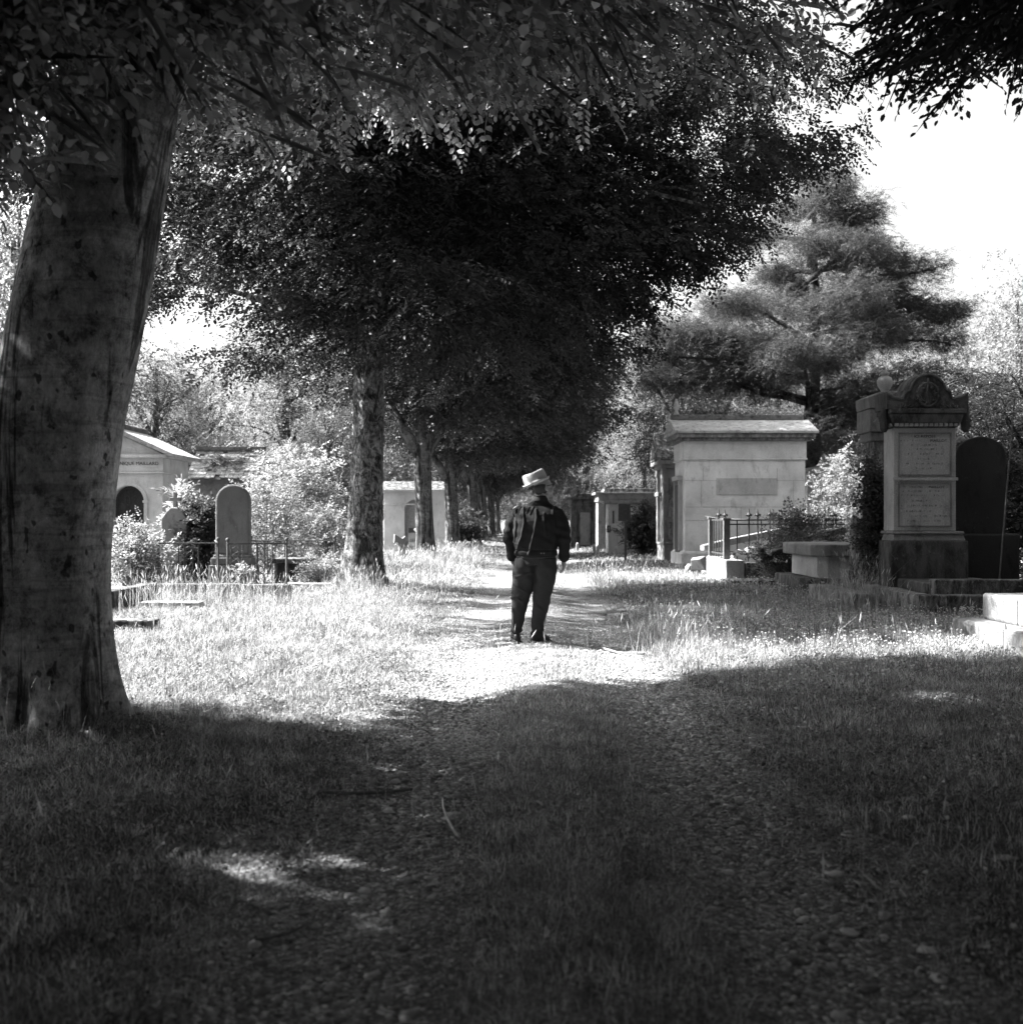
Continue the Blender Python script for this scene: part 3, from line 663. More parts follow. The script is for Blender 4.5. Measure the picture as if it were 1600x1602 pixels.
# big mausoleum on the right: ridge along x, gable towards the path
def big_mausoleum():
    d = 33.6; X0 = 4.74; W = 3.43; D = 2.1
    r = empty('mausoleum', (X0, d, 0), 0, 'large pale stone mausoleum with gabled slab roof and blank side panel on the right', 'mausoleum')
    b = MB(); zc = PZ(690, d)                               # wall top under the cornice
    b.box(.05, W-.05, .05, D-.05, -.1, zc)
    b.box(0, W, 0, D, zc-.52, zc-.47); b.box(.02, W-.02, .02, D-.02, zc-.47, zc+.001)
    b.box(-.06, W+.06, -.06, D+.06, -.1, .34, taper=.0); b.box(-.04, W+.04, -.04, D+.04, .34, .4, taper=.05)
    b.build('wall', M['plaster'], r, bevel=.012)
    p = MB(); px0 = PX(1120, d)-X0; px1 = PX(1215, d)-X0
    p.box(px0, px1, .028, .06, PZ(774, d), PZ(748, d)); p.build('side_panel', M['plaque'], r, bevel=.006)
    j = MB()
    for z in (1.25, 1.62, 2.35): j.box(.06, W-.06, .044, .06, z, z+.008)
    for x, z0, z1_ in ((.55, 2.35, 2.7), (2.6, 2.35, 2.7), (.5, 1.62, 2.35), (3.05, 1.62, 2.35), (1.6, 1.25, 1.62)): j.box(x, x+.008, .044, .06, z0, z1_)
    j.build('masonry_joint', M['recess'], r)
    c = MB()
    c.box(-.1, W+.1, -.1, D+.1, zc+.002, zc+.08); c.box(-.18, W+.18, -.18, D+.18, zc+.083, zc+.2)
    c.build('cornice', M['streaky'], r, bevel=.015)
    f = MB(); zt = PZ(650, d)-.05; e = .24; zc2 = zc+.203
    f.prism([(-e, zc2), (D+e, zc2), (D+e, zc2+.07), (D/2+.12, zt), (D/2-.12, zt), (-e, zc2+.07)], -.26, W+.26, 'x')
    ro = f.build('roof', M['rooft'], r, bevel=.012)
    g = MB(); g.box(-.2, W+.1, D/2-.14, D/2+.14, zt+.002, zt+.15); g.build('ridge', M['ridge'], ro, bevel=.02)
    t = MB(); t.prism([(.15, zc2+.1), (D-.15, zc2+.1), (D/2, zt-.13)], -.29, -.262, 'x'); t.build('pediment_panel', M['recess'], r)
    dr = MB(); dr.box(-.03, -.001+.05, .62, 1.48, .35, 2.25); dd = dr.build('door', M['door'], r)
    fr = MB(); fr.box(-.06, .05, .5, .617, .41, 2.37); fr.box(-.06, .05, 1.483, 1.6, .41, 2.37); fr.box(-.1, .05, .45, 1.65, 2.373, 2.5); fr.build('frame', M['pale'], dd, bevel=.008)
    fi = MB(); fi.lathe([(.1, 0), (.06, .06), (.05, .12), (.09, .2), (.07, .3), (.0301, .45)], (-.05, D/2, zt+.15), 12); fi.build('finial', M['rooft'], r, smooth=True)
big_mausoleum()

def narrow_mausoleum():
    d = 37.2; X0 = PX(1041, d)
    r = empty('mausoleum', (X0, d, 0), 0, 'narrow dark carved mausoleum with steep pediment left of the large one', 'mausoleum')
    D = 1.7; W = 1.6; zc = PZ(722, d)
    b = MB(); b.box(0, W, 0, D, 0.02, zc-.2); b.box(-.06, W, -.06, D+.06, -.1, .5); b.box(-.09, W, -.09, D+.09, .5, .57)
    b.build('wall', M['grey'], r, bevel=.012)
    for y0 in (-.04, D-.26):
        p = MB(); p.box(-.09, .001, y0, y0+.3, .573, zc-.42); p.box(-.12, .001, y0-.03, y0+.33, zc-.42, zc-.2); p.build('pilaster', M['grey'], r, bevel=.01)
    s = MB()
    for z0, z1_ in ((.66, 1.2), (1.3, 1.5), (1.6, zc-.5)): s.box(.08, .4, -.02, .02, z0, z1_)
    s.build('side_panel', M['streaky'], r, bevel=.01)
    c = MB(); c.box(-.15, W, -.12, D+.12, zc-.197, zc-.1); c.box(-.26, W, -.2, D+.2, zc-.097, zc+.03); c.build('cornice', M['grey'], r, bevel=.012)
    f = MB(); f.prism([(-.22, zc+.033), (D+.22, zc+.033), (D/2, zc+.95)], -.28, W, 'x'); f.build('roof', M['mossy'], r, bevel=.02)
    t = MB(); t.prism([(.1, zc+.12), (D-.1, zc+.12), (D/2, zc+.72)], -.31, -.284, 'x'); t.build('pediment_panel', M['dark'], r)
    dd = MB(); dd.box(-.03, .03, .55, 1.15, .5, 1.95); dd.build('door', M['door'], r)
    l = MB(); l.box(-.2, .0, .4, 1.3, 2.0, 2.12); l.build('door_hood', M['grey'], r, bevel=.01)
narrow_mausoleum()

def flat_tomb_house(name, px, d, W, D, ztop, mat, label, col=True, edge=None):
    X0 = PX(px, d); r = empty(name, (X0, d, 0), 0, label, 'mausoleum')
    b = MB(); b.box(.06, W-.06, .06, D, -.1, ztop-.38); b.box(0, W, 0, D+.04, ztop-.38, ztop-.3); b.build('wall', mat, r, bevel=.01)
    c = MB(); c.box(.02, W-.02, .02, D, ztop-.297, ztop-.1); c.box(-.12, W+.1, -.12, D+.1, ztop-.097, ztop); c.build('cornice', mat, r, bevel=.01)
    f = MB(); f.box(.25, W-.2, .25, D-.2, ztop+.003, ztop+.16, taper=.04); f.build('roof', M['mossy'], r, bevel=.015)
    for x0 in (0.0, W-.26):
        p = MB(); p.box(x0, x0+.26, -.02, .057, .0, ztop-.47); p.box(x0-.03, x0+.29, -.05, .057, ztop-.467, ztop-.383); p.build('pilaster', mat, r, bevel=.008)
    dr = MB(); dr.box(.42, W-.42, .03, .058, .1, ztop-.7); dr.build('door', M['recess'] if not edge else M['grey'], r)
    return r
flat_tomb_house('mausoleum', 935, 50, 2.6, 2.3, PZ(770, 50), M['grey'], 'flat-roofed tomb house with bright edge of stone catching the sun beyond the signs', edge=True)
flat_tomb_house('mausoleum', 893, 56, 1.3, 2.3, PZ(778, 56), M['dark'], 'shaded tomb house with tall dark doorway nearest the end of the path', edge=True)
r = empty('tomb_house', (PX(951, 45.5), 45.5, 0), 0, 'small pale tomb with projecting cap slab behind the sign posts', 'tomb')
b = MB(); b.box(0, 1.5, 0, 1.2, -.1, 1.85); b.build('body', M['pale'], r, bevel=.01)
b = MB(); b.box(-.16, 1.7, -.14, 1.34, 1.853, 1.97); b.build('cap', M['grey'], r, bevel=.02)
b = MB(); b.box(.16, .22, -.015, .02, .95, 1.6); b.box(.4, .46, -.015, .02, 1.3, 1.55); b.build('slot', M['door'], r)

# white tomb house with finial at far right
d = 45; r = empty('mausoleum', (PX(1262, d), d, 0), 0, 'small white tomb house with finial seen past the right end of the large mausoleum', 'mausoleum')
W = 1.25
b = MB(); b.box(0, W, 0, 1.4, -.1, PZ(757, d)); b.build('wall', M['white'], r, bevel=.01)
b = MB(); b.box(-.04, W+.06, -.06, 1.46, PZ(757, d)+.003, PZ(741, d)); b.box(-.12, W+.16, -.12, 1.5, PZ(741, d)+.003, PZ(737, d)); b.build('cornice', M['white'], r, bevel=.01)
b = MB(); zq = PZ(737, d)+.003
b.prism([(-.1, zq), (W+.1, zq), (W+.05, zq+.1), (W*.62, zq+.2), (W*.5, zq+.42), (W*.38, zq+.2), (-.05, zq+.1)], -.1, 1.4); b.build('roof', M['pale'], r, bevel=.01)
b = MB(); b.lathe([(.06, 0), (.04, .08), (.08, .14), (.03, .22)], (W/2, .0, zq+.42), 10); b.build('finial', M['white'], r)

# chapel on the left
def chapel():
    d = 31.0; XR = PX(256, d); W = 2.55; r = empty('mausoleum', (XR-W, d, 0), 0, 'pale pedimented chapel tomb with arched grille half hidden behind the leaning beech', 'mausoleum')
    ze = PZ(732, d); zf = PZ(741, d); D = 2.4
    ax0, ax1 = PX(181, d)-(XR-W)-.05, PX(226, d)-(XR-W); azs = PZ(790, d); r_ = (ax1-ax0)/2; azs = PZ(760, d)-r_
    b = MB(); wall_with_arch(b, 0, W, -.1, zf, ax0, ax1, PZ(845, d), azs, 0, .3)
    b.box(0, W, .303, D, -.1, zf)
    b.box(0, .12, -.04, -.001, -.1, zf-.35); b.box(W-.14, W, -.04, -.001, -.1, zf-.35); 
    b.build('wall', M['plaster'], r, bevel=.008)
    a = MB(); rr = r_+.1
    for i in range(16):
        t0, t1 = math.pi*i/16, math.pi*(i+1)/16; cx = (ax0+ax1)/2
        p = lambda R_, t: (cx+R_*math.cos(t), azs+R_*math.sin(t))
        a.prism([p(r_+.01, t0), p(rr, t0), p(rr, t1), p(r_+.01, t1)], -.03, -.001)
    a.box(ax1+.01, ax1+.1, -.03, -.001, PZ(845, d), azs-.001); a.box(ax1-.02, ax1+.14, -.05, -.031, azs-.04, azs+.02)
    a.build('arch_moulding', M['plaster'], r, bevel=.004)
    f = MB(); f.box(-.04, W+.04, -.07, D, zf+.003, zf+.05); f.box(-.01, W+.01, -.03, D, zf+.053, ze+.25)
    zk = ze+.253; f.box(-.12, W+.12, -.14, D+.1, zk, zk+.09); f.build('cornice', M['plaster'], r, bevel=.008)
    pk = PZ(668, d); z0 = zk+.093
    t = MB(); t.prism([(-.02, z0), (W+.02, z0), (W/2, pk-.12)], -.05, D); t.build('gable', M['plaster'], r)
    for s in (0, 1):
        q = MB(); A = (W/2, pk-.10); B = (W+.34, z0-.1)
        if s == 0: B = (-.34, z0-.1)
        q.prism([A, B, (B[0], B[1]+.1), (A[0], A[1]+.14)], -.28, D+.15)
        q.build('roof', M['rooft'], r, bevel=.015)
    q = MB(); q.box(W/2-.14, W/2+.14, -.3, D+.15, pk-.02, pk+.11); q.build('ridge', M['ridge'], r, bevel=.02)
    text_mesh('inscription', 'DOMINIQUE MAILLARD', .118, .004, M['letters'], r, (W-.1, -.035, (zf+.053+ze+.25)/2+.03), align='RIGHT').scale.x = 1.05
    k = MB(); cx = (ax0+ax1)/2; z0g = PZ(842, d); zg = azs
    k.prism(arch(ax0+.0, ax1-.0, z0g-.05, zg), .22, .28); k.build('window', M['door'], r)
    g = MB(); rr = r_-.05
    g.tube([(cx-rr, .12, z0g), (cx-rr, .12, zg)]+[(cx-rr*math.cos(a_), .12, zg+rr*math.sin(a_)) for a_ in np.linspace(0, math.pi, 12)]+[(cx+rr, .12, z0g), (cx-rr, .12, z0g)], .018, 6)
    g.tube([(cx, .12, z0g), (cx, .12, zg+rr)], .014, 6)
    for zz in np.linspace(z0g+.12, zg+.12, 5):
        for s in (-1, 1):
            pts = [(cx+s*(.02+.13*math.sin(t*2.6)*(1-.3*t)), .12, zz+.22*t-.1*math.sin(t*5)*t) for t in np.linspace(0, 1, 9)]
            g.tube(pts, .011, 5)
            sp = [(cx+s*(.17+.06*math.cos(t)*(1-t/8)), .12, zz+.05+.06*math.sin(t)*(1-t/8)) for t in np.linspace(0, 6, 12)]
            g.tube(sp, .009, 5)
    g.build('grille', M['iron'], r)
chapel()

# tiled mausoleum behind
d = 37; X0 = PX(292, d); W = PX(402, d)-X0; D = 2.6
r = empty('mausoleum', (X0, d, 0), 0, 'mausoleum with mossy slipped-tile roof between chapel and bright shrubs', 'mausoleum')
b = MB(); ze = PZ(749, d); zr = PZ(703, d); b.box(.12, W-.15, .3, D-.3, -.1, ze); b.build('wall', M['grey'], r, bevel=.01)
b = MB()
rng = np.random.default_rng(3)
n = 9; L = math.hypot(D/2, zr-ze)
for s in (0, 1):
    b2 = MB()
    for i in range(n):
        t0, t1 = i/n, (i+1)/n+.04; m_ = 15
        for k in range(m_):
            x0 = W*k/m_+rng.uniform(-.01, .01); x1_ = W*(k+1)/m_-.006; u = rng.normal()*.012; 
            if rng.random() < .03: continue
            y0 = D/2*t0; z0 = ze+(zr-ze)*t0+.05+u; y1 = D/2*t1; z1_ = ze+(zr-ze)*t1+.02+u*.5
            if s: y0, y1 = D-y0, D-y1
            b2.add([(x0, y0, z0), (x1_, y0, z0), (x1_, y1, z1_), (x0, y1, z1_), (x0, y0, z0-.035), (x1_, y0, z0-.035), (x1_, y1, z1_-.035), (x0, y1, z1_-.035)],
                   [(0, 1, 2, 3), (7, 6, 5, 4), (0, 4, 5, 1), (1, 5, 6, 2), (2, 6, 7, 3), (3, 7, 4, 0)])
    rf = b2.build('roof', M['rooft'], r)
b = MB(); b.prism([(0.03, ze-.02), (D-.03, ze-.02), (D/2, zr-.03)], .1, W-.12, 'x'); b.build('gable', M['grey'], r)
b = MB(); b.box(-.02, W+.02, D/2-.11, D/2+.11, zr+.03, zr+.16); b.build('ridge', M['ridge'], r, bevel=.02)
V = crown_points(rng, [(W*.5, D*.25, (ze+zr)/2+.1, W*.5, .5, .35, 1)], 26, 5, .16, .4, 1.0)[1]
V[:, 2] = ze+(zr-ze)*np.clip(V[:, 1]/(D/2), 0, 1)+.09+np.abs(rng.normal(0, .03, len(V)))
v_, q_ = spray_cloud(rng, V, rng.uniform(0, 6.28, len(V)), rng.normal(0, .4, len(V)), K=8, L=.12, l=.06, wd=.7, nvar=4)
link('moss', quads('moss', v_, q_), M['leaf_bg'], r)

# niche mausoleum beyond the alley trunks
d = 47.5; X0 = PX(601, d); W = PX(699, d)-X0; zt = PZ(771, d); D = 2.2
r = empty('mausoleum', (X0, d, 0), 0, 'little pale mausoleum with arched niche seen between the alley trunks', 'mausoleum')
ax0, ax1 = PX(633, d)-X0, PX(668, d)-X0; rr = (ax1-ax0)/2
b = MB(); wall_with_arch(b, 0, W, -.1, zt, ax0, ax1, .1, PZ(781, d)-rr, 0, .3); b.box(0, W, .303, D, -.1, zt)
b.box(-.02, W+.02, -.025, -.001, PZ(790, d), PZ(788, d)); b.build('wall', M['plaster'], r, bevel=.006)
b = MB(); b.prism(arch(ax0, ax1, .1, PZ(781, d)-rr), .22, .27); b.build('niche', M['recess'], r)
b = MB(); b.box(-.06, W+.06, -.07, D, zt+.003, zt+.06); b.box(-.12, W+.12, -.12, D+.1, zt+.063, zt+.13); b.build('cornice', M['plaster'], r, bevel=.008)
b = MB(); b.prism([(-.1, zt+.133), (D+.1, zt+.133), (D/2+.2, PZ(752, d)), (D/2-.2, PZ(752, d))], -.1, W+.1, 'x'); b.build('roof', M['mossy'], r, bevel=.02)

# ------------------------------------------------------------------ left graves
def rounded_slab(W, z0, z1, T, y0=0, n=18, ell=1.0):
    r = W/2; zs = z1-r*ell
    return MB().prism([(-r, z0), (r, z0)]+[(r*math.cos(a), zs+r*ell*math.sin(a)) for a in [math.pi*i/n for i in range(n+1)]], y0, y0+T)
d = 23.0
r = empty('headstone', (PX(364, d), d, 0), 0, 'tall smooth round-topped headstone on moulded pedestal behind the iron rail', 'headstone')
rounded_slab(PX(391, d)-PX(338, d), .62, PZ(758, d), .24).build('slab', M['head'], r, bevel=.035)
w_ = .39
b = MB(); b.box(-w_, w_, -.08, .34, .42, .56); b.box(-w_+.03, w_-.03, -.05, .31, .563, .617, taper=.02); b.build('pedestal', M['head'], r, bevel=.02)
b = MB(); b.box(-w_-.03, w_+.05, -.12, .38, -.1, .417); b.build('base', M['head'], r, bevel=.015)
d = 23.6
r = empty('headstone', (PX(273, d), d, 0), 0, 'shouldered headstone crowned by a small stone cross left of the ivy column', 'headstone')
W = .5; zt = PZ(794, d); zz = PZ(806, d)
b = MB(); b.prism([(-W/2, .4), (W/2, .4), (W/2, zz-.06), (W/2-.05, zz), (W*.3, zz+.07), (.07, zt), (-.07, zt), (-W*.3, zz+.07), (-W/2+.05, zz), (-W/2, zz-.06)], 0, .2)
b.build('slab', M['grey'], r, bevel=.02)
b = MB(); b.box(-W/2-.07, W/2+.07, -.08, .28, -.1, .397); b.build('base', M['grey'], r, bevel=.015)
b = MB(); zc = zt+.003; b.prism([(-.045, zc), (.045, zc), (.03, zc+.12), (.03, zc+.13), (.11, zc+.12), (.11, zc+.2), (.03, zc+.19), (.035, zc+.3), (-.035, zc+.3), (-.03, zc+.19), (-.11, zc+.2), (-.11, zc+.12), (-.03, zc+.13), (-.03, zc+.12)], .06, .14)
b.build('cross', M['grey'], r, bevel=.008)
d = 24.0; r = empty('table_tomb', (PX(458, d), d, 0), 0, 'small mossy table tomb with dark open front left of the flaking tree', 'tomb')
b = MB(); b.box(-.36, .36, -.2, .5, .42, .52); b.build('slab', M['mossy'], r, bevel=.02)
b = MB(); b.box(-.32, .32, -.1, .46, .0, .417); b.build('chest', M['dark'], r, bevel=.01)
for s in (-1, 1):
    b = MB(); b.box(s*.3-.03, s*.3+.03, -.16, -.101, .0, .417); b.build('leg', M['grey'], r, bevel=.01)

def kerb(name, x0, x1, y0, y1, z0, z1, mat, label, cat='kerb', joints=(), wob=.0, rz=0, bevel=.02):
    cx, cy = (x0+x1)/2, (y0+y1)/2
    r = empty(name, (cx, cy, 0), rz, label, cat)
    # blocks end to end along the longer side
    cuts = [0]+list(joints)+[1]; lx = (x1-x0) >= (y1-y0); rg = np.random.default_rng(int(abs(x0*77+y0*13)))
    for a, c_ in zip(cuts[:-1], cuts[1:]):
        b = MB(); u = rg.normal()*wob
        if lx: b.box(x0-cx+(x1-x0)*a+.003, x0-cx+(x1-x0)*c_-.003, y0-cy+u, y1-cy+u, z0, z1+u*.6)
        else: b.box(x0-cx+u, x1-cx+u, y0-cy+(y1-y0)*a+.003, y0-cy+(y1-y0)*c_-.003, z0, z1+u*.6)
        b.build('kerb_stone', mat, r, bevel=bevel)
    return r
kerb('grave_kerb', -5.35, -3.33, 18.3, 18.52, -.1, .31, M['mossy'], 'low mossy stone kerb with sunlit top edge running behind the tall grass on the left', 'kerb', (.3, .62), .012)
kerb('grave_kerb', -5.6, -5.38, 15.2, 18.5, -.1, .31, M['mossy'], 'side kerb of the left grave plot running towards the beech trunk', 'kerb', (.5,), .012)
kerb('grave_kerb', -5.2, -4.35, 17.0, 17.25, -.1, .13, M['rooft'], 'short low kerb stone in the grass in front of the mossy kerb', 'kerb')
kerb('grave_kerb', -4.75, -3.95, 13.4, 13.7, -.1, .17, M['mossy'], 'sunken kerb stone beside the leaning beech trunk', 'kerb', (), .01)
kerb('grave_kerb', -4.6, -2.95, 22.0, 22.2, -.1, .12, M['rooft'], 'thin kerb line running to the foot of the flaking tree', 'kerb', (.5,), .01)
kerb('grave_kerb', -8.2, -5.7, 18.0, 19.6, -.1, .2, M['rooft'], 'broad low grave slab behind the side kerb on the left', 'grave slab')

def railing(name, pts, z0, z1, label, nbar=None, mat='iron', fancy=(), lower=True):
    r = empty(name, (pts[0][0], pts[0][1], 0), 0, label, 'railing'); o = Vector((pts[0][0], pts[0][1], 0))
    P = [Vector((p[0], p[1], 0))-o for p in pts]
    for a, b_ in zip(P[:-1], P[1:]):
        m = MB(); m.tube([a+Vector((0, 0, z1)), b_+Vector((0, 0, z1))], .016, 6); m.build('top_rail', M[mat], r)
        if lower: m = MB(); m.tube([a+Vector((0, 0, z0+.08)), b_+Vector((0, 0, z0+.08))], .012, 6); m.build('bottom_rail', M[mat], r)
        L = (b_-a).length; n = nbar or max(2, int(L/.45))
        for i in range(1, n):
            q = a.lerp(b_, i/n); m = MB(); m.tube([q+Vector((0, 0, z0)), q+Vector((0, 0, z1))], .011, 5); m.build('bar', M[mat], r)
    for i, q in enumerate(P):
        m = MB(); m.tube([q+Vector((0, 0, z0-.1)), q+Vector((0, 0, z1+.04))], .024, 6); m.ball(q+Vector((0, 0, z1+.07)), .035, 5); m.build('post', M[mat], r)
    for f_ in fancy:
        a, b_ = P[0], P[1]; q = a.lerp(b_, f_); dr = (b_-a).normalized()*.07; m = MB()
        for s in (-1, 1): m.tube([q+dr*s+Vector((0, 0, z0)), q+dr*s+Vector((0, 0, z1))], .011, 5)
        for zz in np.arange(z0+.1, z1-.05, .11):
            m.tube([q+dr*.8*math.cos(t)+Vector((0, 0, zz+.05*math.sin(t))) for t in np.linspace(0, 6.3, 9)], .008, 4)
        m.build('scroll_panel', M[mat], r)
    return r
railing('iron_railing', [(PX(249, 20.6), 20.6), (PX(342, 20.8), 20.8), (PX(335, 24.5), 24.5)], .12, PZ(850, 20.6), 'low rusty railing around the cross headstone', 3, 'rust', (.5,))
railing('iron_railing', [(PX(357, 20.3), 20.3), (PX(449, 20.9), 20.9)], .12, PZ(851, 20.3), 'low rusty railing in front of the tall round headstone', 4, 'rust', (.12, .55))
railing('iron_railing', [(PX(393, 24.6), 24.6), (PX(524, 24.8), 24.8)], .1, PZ(846, 24.6), 'thin railing with ball posts left of the flaking trunk', 5, 'rust')
r = empty('flower_pot', (PX(380, 18.9), 18.9, 0), 0, 'small pot of flowers behind the kerb under the tall headstone', 'flower pot')
b = MB(); b.lathe([(.07, .25), (.1, .42), (.105, .44)], (0, 0, 0), 12); b.build('pot', M['dark'], r)
rng = np.random.default_rng(9); P = np.array([0, 0, .48])+rng.normal(size=(40, 3))*[.07, .07, .05]
v_, q_ = spray_cloud(rng, P, rng.uniform(0, 6.28, 40), rng.normal(-.5, .5, 40), K=6, L=.08, l=.05, wd=.7, nvar=3); link('flowers', quads('flowers', v_, q_), M['leaf_bright'], r)

# cross-shaped sign and stone cross in front of the niche mausoleum
d = 39.5; r = empty('grave_cross', (PX(632, d), d, 0), .3, 'leaning grey stone cross at the foot of the alley trees', 'grave cross')
b = MB(); b.prism([(-.18, -.1), (.22, -.1), (.16, .42), (.4, .4), (.42, .72), (.16, .66), (.05, .74), (-.05, .66), (-.3, .8), (-.32, .52), (-.14, .42)], 0, .16); b.build('cross', M['grey'], r, bevel=.02)
d = 38.5; r = empty('sign_post', (PX(647, d), d, 0), 0, 'pale plate with dark letters on two posts beside the first slim alley trunk', 'sign')
b = MB(); b.box(-.16, .15, 0, .03, PZ(854, d), PZ(834, d)); b.build('plate', M['lighter'], r)
b = MB(); b.box(-.15, .14, .0, .03, PZ(833, d), PZ(826, d)); b.build('top_plate', M['board'], r)
for s in (-.13, .12): b = MB(); b.box(s-.02, s+.02, .032, .06, -.1, PZ(827, d)); b.build('post', M['board'], r)
text_mesh('lettering', 'SER', .13, .003, M['letters'], r, (-.005, -.004, PZ(845.5, d)))
b = MB(); b.ball((.08, -.03, PZ(829, d)), (.055, .03, .055), 6); b.build('rosette', M['lighter'], r, smooth=True)
d = 26.8; r = empty('pole', (PX(597, d), d, 0), 0, 'thin pale pole standing right behind the flaking trunk', 'pole')
b = MB(); b.tube([(0, 0, -.1), (.01, 0, .72)], .022, 8); b.build('shaft', M['paleiron'], r); b = MB(); b.tube([(.01, 0, .72), (.0, 0, 1.35)], .035, 8); b.build('sleeve', M['lighter'], r)
b = MB(); b.tube([(.02, 0, .3), (.16, 0, .22), (.3, 0, .28), (.42, 0, .36)], .008, 5); b.build('chain', M['iron'], r)

# signs on the right of the path
d = 36.5; r = empty('notice_board', (PX(978, d), d, 0), 0, 'dark folded notice box on a single square post at the path edge', 'notice board')
b = MB(); b.box(-.035, .035, 0, .07, -.1, PZ(816, d)); b.build('post', M['board'], r, bevel=.005)
b = MB(); b.box(-.22, .03, -.03, .16, PZ(815, d), PZ(788, d)); b.box(.033, .15, -.01, .15, PZ(814, d), PZ(789, d)); b.build('box', M['board'], r, bevel=.006)
d = 43.5; r = empty('sign_post', (PX(952.5, d), d, 0), 0, 'thin post carrying a tiny numbered plate before the small pale tomb', 'sign')
b = MB(); b.tube([(0, 0, -.1), (0, 0, PZ(789, d))], .02, 8); b.build('post', M['paleiron'], r)
b = MB(); b.box(-.09, .05, -.045, -.02, PZ(833, d), PZ(822, d)); b.build('plate', M['board'], r)
text_mesh('lettering', '1', .17, .003, M['lighter'], r, (-.02, -.05, PZ(827.5, d)))
b = MB(); b.box(.06, .42, .04, .07, PZ(831, d), PZ(819, d)); b.build('panel', M['lighter'], r)
for px, d, h, lb in ((903, 50, .32, 'leftmost of the small white marker stones at the path edge'), (929, 46, .36, 'middle white marker stone beside the bright tomb edge'), (935, 46.5, .3, 'short round white marker stone beside the middle one'), (963.5, 44, .3, 'white marker stone under the small white cross')):
    b = MB(); b.box(-.07, .07, -.06, .06, -.1, h*.8, taper=.01); b.box(-.06, .06, -.05, .05, h*.8, h, taper=.03)
    o = b.build('marker_stone', M['white'], None, bevel=.02); o.location = (PX(px, d), d, 0); tag(o, lb, 'marker stone', 'white marker stones')
d = 44.2; r = empty('grave_cross', (PX(965, d), d, 0), 0, 'small thin white cross beside the notice board', 'grave cross')
b = MB(); b.box(-.016, .016, 0, .03, .2, .95); b.box(-.1, -.0165, 0, .03, .82, .86); b.box(.0165, .1, 0, .03, .82, .86); b.build('cross', M['white'], r)
